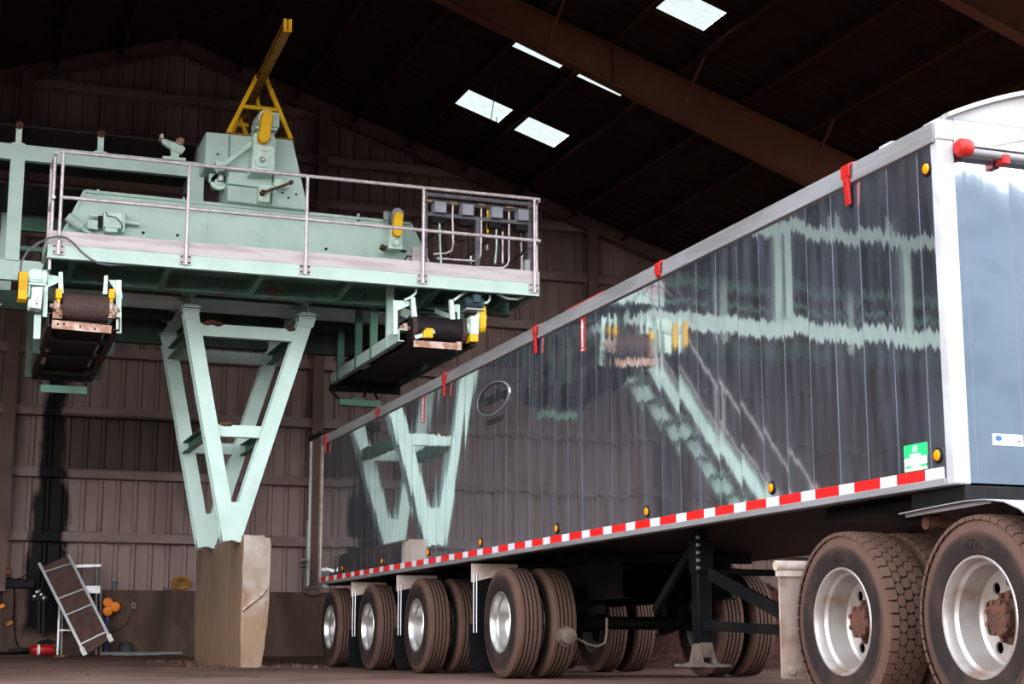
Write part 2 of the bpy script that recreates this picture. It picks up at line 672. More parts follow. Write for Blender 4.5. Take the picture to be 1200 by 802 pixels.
def ribbed_wall(name, x0, x1, y, z0, topf, m, axis='X', rib=.305, d=.05):
    """sheet wall with trapezoid ribs facing the inside (towards -Y, or along X)"""
    mb = MB()
    pts = [(x0, 0)]
    k = math.ceil(x0 / rib)
    while k * rib < x1 - .06:
        c = k * rib
        if c > x0 + .06:
            pts += [(c - .056, 0), (c - .024, d), (c + .024, d), (c + .056, 0)]
        k += 1
    pts.append((x1, 0))
    vs, fs = [], []
    for u, o in pts:
        for z in (z0, topf(u)):
            vs.append((u, y - o, z) if axis == 'X' else (y - o, u, z))
    for i in range(len(pts) - 1):
        fs.append((2 * i, 2 * i + 2, 2 * i + 3, 2 * i + 1))
    mb.add(vs, fs)
    return S(name, mb, m)


# break at the ridge so that the gable is straight
ribbed_wall('wall_rear', XL, XE, YW, 1.30, lambda u: zroof(u) + .02, M['wall'])
mb = MB()
mb.box(XL, XE, YW - .28, YW + .1, -.2, 1.30)
S('wall_rear_stem', mb, M['stem'])
ribbed_wall('wall_right', YF, YW, XE, -.3, lambda u: zroof(XE), M['wallright'], 'Y')
ribbed_wall('wall_left', YF, YW, XL, -.3, lambda u: zroof(XL), M['wallright'], 'Y', d=-.05)
# closed gable above the open end
mb = MB()
HDR = 7.5
xa, xb = XR - (ZR - HDR) / SL, XR + (ZR - HDR) / SL
mb.prism([(xa, HDR), (XR, ZR), (xb, HDR)], 'XZ', YF - .06, YF)
S('wall_front_gable', mb, M['roof'])

# roof with openings for the translucent strips
SKX = [(8.72, 9.62), (9.85, 10.72)]
SKY = [(17.0, 17.78), (20.07, 20.85), (23.1, 23.98), (26.25, 27.03)]


def roof():
    mb = MB()
    xs = [XR, SKX[0][0], SKX[0][1], SKX[1][0], SKX[1][1], XE + .4]
    ys = [YF - .3] + [v for s in SKY for v in s] + [YW + .2]
    for i in range(len(xs) - 1):
        for j in range(len(ys) - 1):
            if i in (1, 3) and j % 2 == 1:
                continue
            a, b, c, d = xs[i], xs[i + 1], ys[j], ys[j + 1]
            mb.add([(a, c, zroof(a)), (b, c, zroof(b)), (b, d, zroof(b)), (a, d, zroof(a))], [(0, 1, 2, 3)])
    a, b = XL - .4, XR
    mb.add([(a, ys[0], zroof(a)), (b, ys[0], zroof(b)), (b, ys[-1], zroof(b)), (a, ys[-1], zroof(a))], [(0, 1, 2, 3)])
    y = YF + .2
    while y < YW - .1:
        spans = [(XL, XR), (XR, XE)]
        if any(s[0] - .04 < y < s[1] + .04 for s in SKY):
            spans = [(XL, XR), (XR, SKX[0][0]), (SKX[0][1], SKX[1][0]), (SKX[1][1], XE)]
        for a, b in spans:
            za, zb = zroof(a), zroof(b)
            o = [(-.035, -.002), (-.018, -.036), (.018, -.036), (.035, -.002)]
            vs = [(a, y + p, za + q) for p, q in o] + [(b, y + p, zb + q) for p, q in o]
            mb.add(vs, [(0, 1, 5, 4), (1, 2, 6, 5), (2, 3, 7, 6)])
        y += .305
    S('ceiling', mb, M['roof'])
    n = 1
    for y0, y1 in SKY:
        for x0, x1 in SKX:
            q = MB()
            m = 8
            vs, fs = [], []
            for i in range(m + 1):
                y = y0 + (y1 - y0) * i / m
                dz = .012 if i % 2 else 0
                vs += [(x0, y, zroof(x0) + dz), (x1, y, zroof(x1) + dz)]
            for i in range(m):
                fs.append((2 * i, 2 * i + 1, 2 * i + 3, 2 * i + 2))
            q.add(vs, fs)
            S('window_%d' % n, q, M['skylight'], smooth=0)
            n += 1


roof()
# purlins
x = 9.735 - 1.13 * 18
while x < XE - .3:
    if x > XL + .3 and abs(x - XR) > .3:
        z = zroof(x)
        s = SL if x < XR else -SL
        mb = MB()
        up = Vector((-s, 0, 1)).normalized()
        mb.channel((x, YF, z - .15), (x, YW - .02, z - .15), .07, .20, up, 1, .008)
        S('roof_purlin', mb, M['purlin'], smooth=0)
    x += 1.13
# rafters (tapered built-up frames)
for yr in (22.1, 16.0, 12.56):
    for sgn, xe in ((1, XE - .05), (-1, XL + .05)):
        mb = MB()
        pts = []
        for i in range(9):
            xx = XR + (xe - XR) * i / 8
            dep = .44 + .035 * abs(xx - XR)
            pts.append((xx, zroof(xx) - .26, zroof(xx) - .26 - dep))
        poly = [(p[0], p[1]) for p in pts] + [(p[0], p[2]) for p in reversed(pts)]
        mb.prism(poly, 'XZ', yr - .006, yr + .006)
        for a, b in zip(pts, pts[1:]):
            mb.bar((a[0], yr, a[1]), (b[0], yr, b[1]), .2, .018)
            mb.bar((a[0], yr, a[2]), (b[0], yr, b[2]), .2, .018)
        for i in (3, 6):
            xx, zt, zb = pts[i]
            mb.box(xx - .005, xx + .005, yr - .09, yr + .09, zb, zt)
        S('roof_rafter', mb, M['redoxide'], smooth=0)
    for xe in (XE - .45, XL + .45):
        mb = MB()
        s = 1 if xe > XR else -1
        zt = zroof(xe) - .3
        mb.prism([(xe - .22 * s, .1), (xe + .22 * s, .1), (xe + .22 * s, zt), (xe - .8 * s, zt - .9)], 'XZ', yr - .006, yr + .006)
        mb.prism([(xe - .22 * s, .1), (xe - .2 * s, .1), (xe - .78 * s, zt - .9), (xe - .8 * s, zt - .9)], 'XZ', yr - .1, yr + .1)
        mb.prism([(xe + .2 * s, .1), (xe + .22 * s, .1), (xe + .22 * s, zt), (xe + .2 * s, zt)], 'XZ', yr - .1, yr + .1)
        S('frame_column', mb, M['redoxide'], smooth=0)
# flange braces from the frame's lower flange up to the purlins
for yr in (22.1, 16.0):
    for k in (0, 2, 4, 6):
        xx = 8.605 + 1.13 * k
        dep = .44 + .035 * abs(xx - XR)
        mb = MB()
        mb.bar((xx, yr - .08, zroof(xx) - .26 - dep + .03), (xx + .03, yr - .95, zroof(xx) - .2), .035, .035)
        S('flange_brace', mb, M['redoxide'], smooth=0)
for p in (((8.3, 23.0), (9.4, 26.9)), ((9.3, 26.2), (10.3, 29.3)), ((8.6, 26.4), (9.4, 26.9))):
    (xa_, ya_), (xb_, yb_) = p
    mb = MB()
    mb.cyl((xa_, ya_, zroof(xa_) - .3), (xb_, yb_, zroof(xb_) - .3), .008, 6)
    S('brace_rod', mb, M['black'])
# end-wall girts and columns
for i, z in enumerate((2.22, 3.34, 4.43, 5.53, 6.6, 7.64, 8.68, 9.55, 10.45)):
    half = min(XE - XR, (ZR - z) / SL - .5)
    a, b = max(XL, XR - half), min(XE, XR + half)
    mb = MB()
    y0 = YW - .052
    mb.box(a, b, y0 - .205, y0 - .197, z - .085, z + .085)
    mb.box(a, b, y0 - .2, y0, z + .077, z + .085)
    mb.box(a, b, y0 - .2, y0, z - .085, z - .077)
    mb.box(a, b, y0 - .205, y0 - .165, z + .077, z + .087)
    S('wall_girt', mb, M['girt'], smooth=0)
for xc in (-9.6, -4.15, 1.385, 6.86, 12.42, 17.6):
    mb = MB()
    zt = zroof(xc) - .25
    mb.box(xc - .105, xc + .105, YW - .50, YW - .486, 1.25, zt)
    mb.box(xc - .105, xc + .105, YW - .256, YW - .243, 1.25, zt)
    mb.box(xc - .005, xc + .005, YW - .49, YW - .25, 1.25, zt)
    S('wall_column', mb, M['column'], smooth=0)
# end-wall rafter
for sgn, xe in ((1, XE), (-1, XL)):
    mb = MB()
    mb.ibeam((XR, YW - .37, zroof(XR) - .22), (xe, YW - .37, zroof(xe) - .22), .16, .26)
    S('gable_beam', mb, M['column'], smooth=0)
# wooded hill across the yard (behind the camera, mirrored in the trailer's nose)
mb = MB()
nx, ny = 60, 16
vs, fs = [], []
for i in range(nx + 1):
    for j in range(ny + 1):
        u, v = i / nx, j / ny
        x_ = -5 + 190 * u
        y_ = -75 - 90 * v
        h = 60 * math.sin(PI * min(1, v * 1.1) * .5) * math.exp(-((u - .55) / .30) ** 2) + 2.2 * math.sin(u * 40) * math.sin(v * 9) * math.exp(-((u - .55) / .3) ** 2)
        vs.append((x_, y_, -.25 + max(h, 0)))
for i in range(nx):
    for j in range(ny):
        a = i * (ny + 1) + j
        fs.append((a, a + ny + 1, a + ny + 2, a + 1))
mb.add(vs, fs)
S('hill', mb, M['hill'])

# ------------------------------------------------------------------ TRAILER
X0, X1 = 5.05, 7.65
Y0, Y1 = 7.10, 21.15
ZB, ZT = 1.10, 3.07
tr = T('trailer', 'long bare-metal semi-trailer with a red-and-white striped band along its lower edge', 'trailer', (6.35, 14.2, 0))


def seams():
    return [7.257] + [7.304 + .302 * i for i in range(46)]


mb = MB()
mb.box(X0, X0 + .035, 7.17, Y1, 1.12, 2.97)
P('side_panel', mb, M['side'], tr, smooth=0)
mb = MB()
mb.box(X1 - .035, X1, 7.17, Y1, 1.12, 2.97)
P('side_panel', mb, M['side'], tr, smooth=0)
for a, b in ((X0 - .018, X0 + .07), (X1 - .07, X1 + .018)):
    mb = MB()
    mb.box(a, b, 7.12, Y1 + .05, 2.955, ZT)
    o = a if a < 6 else b
    mb.box(min(o, o + (.006 if a > 6 else -.006)), max(o, o + (.006 if a > 6 else -.006)), 7.12, Y1 + .05, 2.955, 2.975)
    P('top_rail', mb, M['raildull'], tr, bevel=.006)
    mb = MB()
    mb.box(a + .002, b - .002, 7.17, Y1 + .05, 1.10, 1.140)
    P('bottom_rail', mb, M['raildull'], tr, bevel=.003)
# striped tape
mb = MB()
y, k = 7.195, 1
while y < Y1 + .02:
    ln = .165 if k else .27
    e = min(y + ln, Y1 + .02)
    mb.mat(k)
    mb.box(X0 - .004, X0 + .002, y, e, 1.142, 1.200)
    y += ln
    k = 1 - k
P('reflective_band', mb, [M['redtape'], M['whitetape']], tr, smooth=0, label='red and white striped band')
# corner posts
for a, b in ((X0 - .004, X0 + .10), (X1 - .10, X1 + .004)):
    mb = MB()
    mb.box(a, b, Y0 - .004, Y0 + .075, 1.10, 3.02)
    mb.box(a - .004, b + .004, Y0 - .012, Y0 + .08, 2.965, 3.085)
    P('corner_post', mb, M['white'], tr, bevel=.012, seg=3, label='white corner post')
# nose
mb = MB()
mb.box(X0 + .095, X1 - .095, Y0, Y0 + .04, 1.11, 3.0)
P('nose_panel', mb, M['front'], tr, smooth=0)
mb = MB()
mb.box(X0 + .1, X1 - .1, Y0 - .012, Y0 + .05, 2.945, 3.085)
mb.box(X0 + .1, X1 - .1, Y0 - .018, Y0 - .01, 2.945, 2.957)
P('nose_header', mb, M['white'], tr, bevel=.004)
# domed cap over the nose
mb = MB()
xs = [X0 + .05 + (X1 - X0 - .1) * i / 24 for i in range(25)]


def cz(x_):
    return 3.115 + .285 * (1 - ((x_ - 6.35) / 1.25) ** 2)


poly = [(x_, cz(x_)) for x_ in xs]
mb.prism([(xs[0], 3.08)] + poly + [(xs[-1], 3.08)], 'XZ', Y0 + .0, Y0 + .02)
for (a, za), (b, zb) in zip(poly, poly[1:]):
    mb.bar((a, Y0 - .015, za - .012), (b, Y0 - .015, zb - .012), .05, .024)
    mb.bar((a, Y0 + .1, za - .006), (b, Y0 + .1, zb - .006), .2, .008)
mb.prism([(5.09, 3.07), (5.24, 3.07), (5.20, 3.135), (5.10, 3.12)], 'XZ', 7.62, 7.74)
P('wind_cap', mb, M['white'], tr, label='white domed cap above the nose')
mb = MB()
mb.bar((X0 + .35, Y0 - .012, 2.965), (6.3, Y0 - .012, 3.20), .006, .006)
mb.box(X0 + .1, X1 - .1, Y0 - .006, Y0, 3.082, 3.098)
P('cap_seam', mb, M['raildull'], tr)
# crank tube with red end and bracket
mb = MB()
mb.cyl((X0 + .12, Y0 - .055, 2.895), (X1 - .12, Y0 - .055, 2.895), .022, 16)
cr_ = P('tarp_roller', mb, M['raildull'], tr)
mb = MB()
mb.lathe([(-.05, .0), (-.05, .035), (-.035, .05), (.01, .052), (.03, .045), (.03, 0)], (X0 + .13, Y0 - .055, 2.915), 'X', 20)
P('end_cap', mb, M['red'], cr_, label='red roller end cap')
mb = MB()
mb.box(X0 + .355, X0 + .40, Y0 - .085, Y0 - .01, 2.845, 2.90)
P('bracket', mb, M['red'], cr_, bevel=.006, label='red roller bracket')
# stickers
mb = MB()
mb.mat(0).box(5.296, 5.487, Y0 - .003, Y0 + .002, 1.315, 1.375)
mb.mat(1).stadium((5.325, 1.352), (5.338, 1.352), .014, 'XZ', Y0 - .0045, Y0)
mb.mat(2).box(5.451, 5.475, Y0 - .0045, Y0, 1.337, 1.345)
P('sticker', mb, [M['whitemark'], M['blue'], M['steelgrey']], tr, smooth=0, label='white sticker with a blue mark')
mb = MB()
mb.mat(0).box(X0 - .004, X0 + .001, 7.336, 7.549, 1.205, 1.350)
mb.mat(1).box(X0 - .0045, X0 + .001, 7.336, 7.549, 1.207, 1.278)
mb.mat(0).box(X0 - .0055, X0 + .001, 7.336, 7.395, 1.222, 1.236)
mb.mat(0).box(X0 - .0055, X0 + .001, 7.485, 7.540, 1.222, 1.236)
mb.mat(1).box(X0 - .0055, X0 + .001, 7.395, 7.492, 1.281, 1.297)
mb.mat(1)
for (ya, za), (yb, zb) in (((7.462, 1.31), (7.455, 1.336)), ((7.455, 1.336), (7.43, 1.339)), ((7.43, 1.339), (7.422, 1.318)), ((7.422, 1.318), (7.435, 1.307)), ((7.435, 1.307), (7.462, 1.31)), ((7.45, 1.318), (7.437, 1.33))):
    mb.bar((X0 - .004, ya, za), (X0 - .004, yb, zb), .004, .005, (1, 0, 0))
P('sticker', mb, [M['green'], M['whitemark']], tr, smooth=0, label='green and white sticker')


# marker lights
def marker(y, z, face='X'):
    q = MB()
    c = (X0, y, z)
    q.lathe([(.0, .0), (-.014, .0), (-.012, .036), (-.007, .043), (0, .045)], c, 'X', 20)
    a = P('marker_light', q, M['black'], tr, at_=c, label='black rubber light base')
    q = MB()
    q.lathe([(-.012, .030), (-.017, .026), (-.020, .012), (-.021, 0)], c, 'X', 20)
    P('lens', q, M['amber'], a, label='amber lens')


for y, z in ((7.207, 2.831), (7.235, 1.265), (9.024, 1.259), (10.89, 1.257), (12.69, 1.257), (14.645, 1.262), (16.32, 1.262), (18.1, 1.262), (19.95, 1.262)):
    marker(y, z)


# red tarp hooks over the rail
def hook(y, long=True):
    q = MB()
    c = (X0 - .02, y, 3.05)
    prof = []
    for i in range(7):
        t = PI * .5 * i / 6
        prof.append((X0 + .03 - .075 * math.sin(t), 3.055 + .03 * math.cos(t)))
    pin = [(u + .012, v - .010) for u, v in reversed(prof)]
    q.prism(prof + [(X0 - .045, 2.99), (X0 - .030, 2.99)] + pin, 'XZ', y - .045, y + .045)
    q.prism([(X0 - .045, 3.0), (X0 - .02, 3.0), (X0 - .02, 2.95), (X0 - .045, 2.97)], 'XZ', y - .028, y + .028)
    if long:
        q.prism([(X0 - .045, 2.98), (X0 - .026, 2.98), (X0 - .018, 2.83), (X0 - .034, 2.82)], 'XZ', y - .024, y + .024)
        q.cyl((X0 - .046, y, 2.965), (X0 - .052, y, 2.965), .014, 10)
    P('tarp_hook', q, M['red'], tr, at_=c, bevel=.004, label='red tarp hook')


for y, l in ((7.97, True), (10.57, False), (13.115, True), (15.745, True), (18.34, False), (20.9, True)):
    hook(y, l)
q = MB()
q.box(X0 - .01, X0 + .05, 11.65, 12.45, ZT, ZT + .012)
P('strap', q, M['red'], tr, label='red strap lying on the top rail')
# red arrow decals
for y in (12.10, 16.58):
    q = MB()
    q.mat(0).box(X0 - .004, X0 + .001, y - .045, y + .045, 2.664, 2.950)
    q.mat(1).prism([(y - .026, 2.865), (y, 2.94), (y + .026, 2.865)], 'YZ', X0 - .0055, X0)
    q.mat(1).box(X0 - .0055, X0, y - .012, y + .012, 2.70, 2.867)
    q.mat(1).box(X0 - .0055, X0, y - .03, y + .03, 2.675, 2.685)
    P('arrow_decal', q, [M['red'], M['whitemark']], tr, smooth=0, label='red decal with a white upward arrow')


def text_mesh(txt, size, shear=0, ext=.001):
    cu = bpy.data.curves.new('t', 'FONT')
    cu.body = txt
    cu.size = size
    cu.shear = shear
    cu.extrude = ext
    cu.align_x = 'CENTER'
    cu.align_y = 'CENTER'
    o = bpy.data.objects.new('t', cu)
    C.objects.link(o)
    dg = bpy.context.evaluated_depsgraph_get()
    me = bpy.data.meshes.new_from_object(o.evaluated_get(dg))
    v = [tuple(p.co) for p in me.vertices]
    f = [tuple(p.vertices) for p in me.polygons]
    bpy.data.objects.remove(o)
    bpy.data.curves.remove(cu)
    bpy.data.meshes.remove(me)
    return v, f


def text_on_side(mb, txt, size, y, z, shear=.3, x=None, sy=1, slope=0):
    """reads from -X; right hand of the reader is -Y"""
    v, f = text_mesh(txt, size, shear)
    xx = X0 - .005 if x is None else x
    mb.add([(xx - c, y - a * sy, z + b + slope * a) for a, b, c in v], f)


# oval badge
q = MB()
cy_, cz_ = 14.31, 2.598
n = 48
for rr0, rr1, m_, dx in ((1.0, 1.055, 1, .010), (.93, 1.0, 0, .008)):
    q.mat(m_)
    vs_, fs_ = [], []
    for i in range(n):
        t = 2 * PI * i / n
        for r_ in (rr0, rr1):
            for d_ in (0, dx):
                vs_.append((X0 - d_, cy_ + .43 * r_ * math.cos(t), cz_ + .145 * r_ * math.sin(t)))
    for i in range(n):
        a, b = 4 * i, 4 * ((i + 1) % n)
        fs_ += [(a + 1, b + 1, b + 3, a + 3), (a + 2, a + 3, b + 3, b + 2), (a, b, b + 1, a + 1)]
    q.add(vs_, fs_)
q.mat(0)
text_on_side(q, 'Trout River', .17, cy_, cz_ + .005, .35, sy=1.0)
text_on_side(q, 'Industries', .10, 14.27, 2.385, .35, sy=1.2)
P('badge', q, [M['black_ink'], M['alu']], tr, smooth=30, label='oval badge with black script lettering')

# floor, cross members, frame
q = MB()
for k in range(18):
    xa_ = X0 + .05 + k * .139
    q.box(xa_, xa_ + .131, 7.2, Y1, 1.112, 1.145)
P('load_floor', q, M['chassis'], tr, smooth=0)
for i in range(15):
    y = 13.3 + i * .52
    q = MB()
    q.ibeam((X0 + .45, y, 1.07), (X1 - .45, y, 1.07), .06, .08, tf=.008, tw=.006)
    P('cross_member', q, M['chassis'], tr, smooth=0)
for xx in (5.82, 6.88):
    q = MB()
    q.ibeam((xx, 13.1, .87), (xx, 21.0, .87), .12, .34)
    P('frame_rail', q, M['chassis'], tr, smooth=0)
q = MB()
q.box(X0 + .06, X1 - .06, 7.1, 7.6, 1.0, 1.10)
q.box(X0 + .30, X1 - .30, 7.6, 8.9, 1.04, 1.11)
P('nose_bolster', q, M['black'], tr, bevel=.01)
# white/dark rear end with a door leaf folded back along the side line
q = MB()
q.box(X0 - .012, X0 + .06, Y1, Y1 + .11, 1.10, 3.09)
P('rear_post', q, M['white_d'], tr, bevel=.006, label='white rear corner post')
q = MB()
q.box(X1 - .06, X1 + .012, Y1, Y1 + .11, 1.10, 3.09)
P('rear_post', q, M['white_d'], tr, bevel=.006)
q = MB()
q.box(X0 + .06, X1 - .06, Y1 + .02, Y1 + .07, 1.10, 3.05)
P('rear_gate', q, M['raildull'], tr, smooth=0)
q = MB()
q.box(X0 - .005, X0 + .035, Y1 + .12, Y1 + .74, 1.10, 3.10)
dl = P('door_leaf', q, M['column'], tr, bevel=.004, label='dark door leaf folded back')
q = MB()
q.cyl((X0 - .02, Y1 + .62, 1.12), (X0 - .02, Y1 + .62, 3.08), .022, 12)
q.box(X0 - .03, X0 + .01, Y1 + .70, Y1 + .75, 1.08, 2.0)
P('lock_rod', q, M['white'], dl, label='white lock rod')
q = MB()
q.box(X0 - .05, X0 + .05, Y1 + .02, Y1 + .72, 3.10, 3.15)
P('top_hinge', q, M['black'], dl, bevel=.02)
q = MB()
for z in (1.38, 1.44):
    q.cyl((X0 - .05, Y1 + .50, z), (X0 - .05, Y1 + .98, z), .018, 8)
q.box(X0 - .06, X0, Y1 + .6, Y1 + .66, 1.34, 1.48)
q.box(X0 - .06, X0, Y1 + .86, Y1 + .92, 1.33, 1.49)
P('latch', q, M['raildull'], dl)
q = MB()
q.box(X0 - .03, X0 + .03, Y1 - .3, Y1 + .80, 1.055, 1.10)
P('door_sill', q, M['raildull'], dl)


# ---- wheels
def make_tire(R, rr, wd, kind, name='tire'):
    h = wd / 2
    q = MB()
    if kind == 'rib':
        prof = [(-h + .020, rr - .012), (-h + .004, rr + .012), (-h - .004, rr + .07), (-h, rr + .13), (-h + .012, R - .035), (-h + .022, R - .012), (-h + .032, R - .002)]
        tw = wd - .064
        groove = []
        for i in range(4):
            c = -tw / 2 + tw * (i + 1) / 5
            groove += [(c - .006, R), (c - .0045, R - .014), (c + .0045, R - .014), (c + .006, R)]
        prof += groove + [(-u, r) for u, r in reversed(prof)]
        idx0 = 7
        # material per profile strip
        strips = []
        for k in range(len(prof) - 1):
            g = idx0 <= k < idx0 + 16 and (k - idx0) % 4 in (0, 1, 2)
            strips.append(1 if g else 0)
        n = 72
        vs_ = []
        for i in range(n):
            t = 2 * PI * i / n
            vs_ += [(u, r * math.cos(t), r * math.sin(t)) for u, r in prof]
        q.add(vs_, [])
        m = len(prof)
        for k in range(m - 1):
            for i in range(n):
                j = (i + 1) % n
                q.f.append((i * m + k, i * m + k + 1, j * m + k + 1, j * m + k))
                q.m.append(strips[k])
    else:
        b = R - .018
        side = [(-h + .020, rr - .012), (-h + .004, rr + .012), (-h - .004, rr + .075), (-h - .002, rr + .125), (-h + .004, rr + .128), (-h + .010, R - .045), (-h + .016, R - .03), (-h + .026, b)]
        m0 = len(side)
        prof = side + [(-u, r) for u, r in reversed(side)]
        n = 72
        m = len(prof)
        vs_ = []
        for i in range(n):
            t = 2 * PI * i / n
            vs_ += [(u, r * math.cos(t), r * math.sin(t)) for u, r in prof]
        q.add(vs_, [])
        for k in range(m - 1):
            for i in range(n):
                j = (i + 1) % n
                q.f.append((i * m + k, i * m + k + 1, j * m + k + 1, j * m + k))
                q.m.append(1 if k == m0 - 1 else 0)
        q.mat(0)
        cnt = 46
        step = 2 * PI / cnt
        cols = [(-.102, .050, 0.0, 'e'), (-.052, .047, .5, 'h'), (0, .050, 0.0, 'd'), (.052, .047, .5, 'h'), (.102, .050, 0.0, 'f')]
        for cx, cw, ph, ty in cols:
            for i in range(cnt):
                t0 = (i + ph) * step
                a, l = cw / 2 - .0008, step * .485
                if ty == 'e':
                    pl = [(-a - .006, -l * .9), (a * .7, -l * .9), (a, -l * .4), (a, l * .5), (a * .6, l * .9), (-a - .006, l * .9)]
                elif ty == 'f':
                    pl = [(-a, -l * .5), (-a * .6, -l * .9), (a + .006, -l * .9), (a + .006, l * .9), (-a * .7, l * .9), (-a, l * .4)]
                elif ty == 'h':
                    pl = [(-a, -l * .55), (-a * .3, -l), (a * .5, -l * .95), (a, -l * .5), (a, l * .55), (a * .3, l), (-a * .5, l * .95), (-a, l * .5)]
                else:
                    pl = [(-a, -l * .6), (a * .2, -l * 1.0), (a, -l * .7), (a, l * .6), (-a * .2, l * 1.0), (-a, l * .7)]
                vb, vt = [], []
                for u, s_ in pl:
                    for lst, r, sc in ((vb, b - .004, 1.0), (vt, R, .965)):
                        tt = t0 + s_ * sc
                        uu = cx + u * sc
                        rr_ = r - (.006 if abs(uu) > .11 else 0)
                        lst.append((uu, rr_ * math.cos(tt), rr_ * math.sin(tt)))
                k = len(pl)
                q.add(vb + vt, [tuple(range(k, 2 * k))] + [(j, (j + 1) % k, k + (j + 1) % k, k + j) for j in range(k)])
        # moulded size mark on the side wall
        v, f = text_mesh('M726', .075, 0, .0035)
        vs_ = []
        for a, z_, e in v:
            ang = a / (rr + .075) - .02
            r = rr + .062 + z_ * 1.05
            vs_.append((-h - .0045 - e, -r * math.sin(ang), r * math.cos(ang)))
        q.add(vs_, f)
    return q


def disc_with_holes(x, r_out, r_in, hole_r, hole_c, nh, depth):
    bm = bmesh.new()

    def loop(c, r, n):
        vv = [bm.verts.new((x, c[0] + r * math.cos(2 * PI * i / n), c[1] + r * math.sin(2 * PI * i / n))) for i in range(n)]
        return vv, [bm.edges.new((vv[i], vv[(i + 1) % n])) for i in range(n)]
    es = []
    es += loop((0, 0), r_out, 48)[1]
    es += loop((0, 0), r_in, 24)[1]
    hl = []
    for k in range(nh):
        t = 2 * PI * (k + .5) / nh
        vv, e = loop((hole_c * math.cos(t), hole_c * math.sin(t)), hole_r, 16)
        es += e
        hl.append(vv)
    bmesh.ops.triangle_fill(bm, edges=es, use_beauty=True)
    bm.verts.index_update()
    v = [tuple(p.co) for p in bm.verts]
    f = [tuple(p.index for p in g.verts) for g in bm.faces]
    for vv in hl:
        n0 = len(v)
        v += [(x + depth, p.co.y, p.co.z) for p in vv]
        ids = [p.index for p in vv]
        for i in range(len(ids)):
            j = (i + 1) % len(ids)
            f.append((ids[i], ids[j], n0 + j, n0 + i))
    bm.free()
    return v, f


def make_rim(rr, wd, deep):
    """deep dish facing -X"""
    h = wd / 2 - .012
    q = MB()
    dx = h - .055 if deep else -h + .03
    q.lathe([(-h + .012, rr - .016), (-h - .004, rr + .004), (-h - .010, rr), (-h - .008, rr - .010), (-h + .012, rr - .018), (-h + .05, rr - .022), (-h + .065, rr - .040), (-h + .12, rr - .046), (dx - .012, rr - .058), (dx, rr - .075)], (0, 0, 0), 'X', 56)
    q.lathe([(dx, rr - .04), (h, rr - .02), (h + .008, rr), (h - .01, rr)], (0, 0, 0), 'X', 40)
    v, f = disc_with_holes(dx, rr - .075, .07, .031, rr - .122, 10, .012)
    q.add(v, f)
    return q, dx


def make_hub(dx, out, mat_r):
    q = MB()
    q.lathe([(dx + .01, .14), (dx - .012, .135), (dx - .016, .10), (dx - .03, .088), (dx - out * .7, .080), (dx - out * .75, .092), (dx - out * .92, .092), (dx - out, .07), (dx - out, .0)], (0, 0, 0), 'X', 28)
    for i in range(10):
        t = 2 * PI * i / 10
        c = (dx - .008, .118 * math.cos(t), .118 * math.sin(t))
        q.cyl(c, (c[0] - .03, c[1], c[2]), .014, 6)
    for i in range(8):
        t = 2 * PI * (i + .5) / 8
        c = (dx - out * .70, .082 * math.cos(t), .082 * math.sin(t))
        q.cyl(c, (c[0] - out * .38, c[1], c[2]), .015, 6)
    return q


def make_wheel(parent, kind, R, rr, wd, loc, deep, rim_m, hub_m, out):
    q = make_tire(R, rr, wd, kind)
    o = P('tire', q, [M['tire'], M['groove']], None, at_=(0, 0, 0), smooth=35 if kind == 'rib' else 24)
    ORG[o.name] = Vector((0, 0, 0))
    o.parent = parent
    o.location = Vector(loc) - ORG[parent.name]
    q, dx = make_rim(rr, wd, deep)
    r_ = P('rim', q, rim_m, o, smooth=40, label='bright metal rim')
    q = make_hub(dx, out, None)
    P('hub', q, hub_m, o, smooth=35, label='rusty hub with bolts')
    q = MB()
    q.lathe([(dx + .03, .0), (dx + .03, .19), (dx + .12, .19), (dx + .12, 0)], (0, 0, 0), 'X', 28)
    P('brake_drum', q, M['black'], o)
    return o


AX = [14.13, 16.78, 18.75, 20.62]
TW = .255
wz = ground(16) + .495
w_out = make_wheel(tr, 'rib', .495, .276, TW, (X0 + TW / 2, AX[0], .497 + ground(AX[0])), True, M['chrome'], M['dial'], .03)
w_in = make_wheel(tr, 'rib', .495, .276, TW, (X0 + TW * 1.5 + .075, AX[0], .497 + ground(AX[0])), False, M['chrome'], M['rust'], .02)
w_in.rotation_euler = (0, 0, 0)
base = ORG[tr.name]
for i, y in enumerate(AX):
    z = .497 + ground(y)
    spots = [(X0 + TW / 2, 0, w_out), (X0 + TW * 1.5 + .075, 0, w_in), (X1 - TW * 1.5 - .075, PI, w_in), (X1 - TW / 2, PI, w_out)]
    for k, (x_, rz, proto) in enumerate(spots):
        if i == 0 and k < 2:
            continue
        dup(proto, tr, Vector((x_, y, z)) - base, rz)
    q = MB()
    q.cyl((X0 + .35, y, z), (X1 - .35, y, z), .062, 16)
    q.box(5.76, 5.88, y - .07, y + .07, z, .75)
    q.box(6.82, 6.94, y - .07, y + .07, z, .75)
    P('axle', q, M['chassis'], tr)
    for xx in (5.82, 6.88):
        q = MB()
        q.cyl((xx, y + .36, .45), (xx, y + .36, .72), .10, 16)
        q.bar((xx, y - .55, .62), (xx, y + .4, .44), .09, .08)
        P('air_spring', q, M['chassis'], tr)
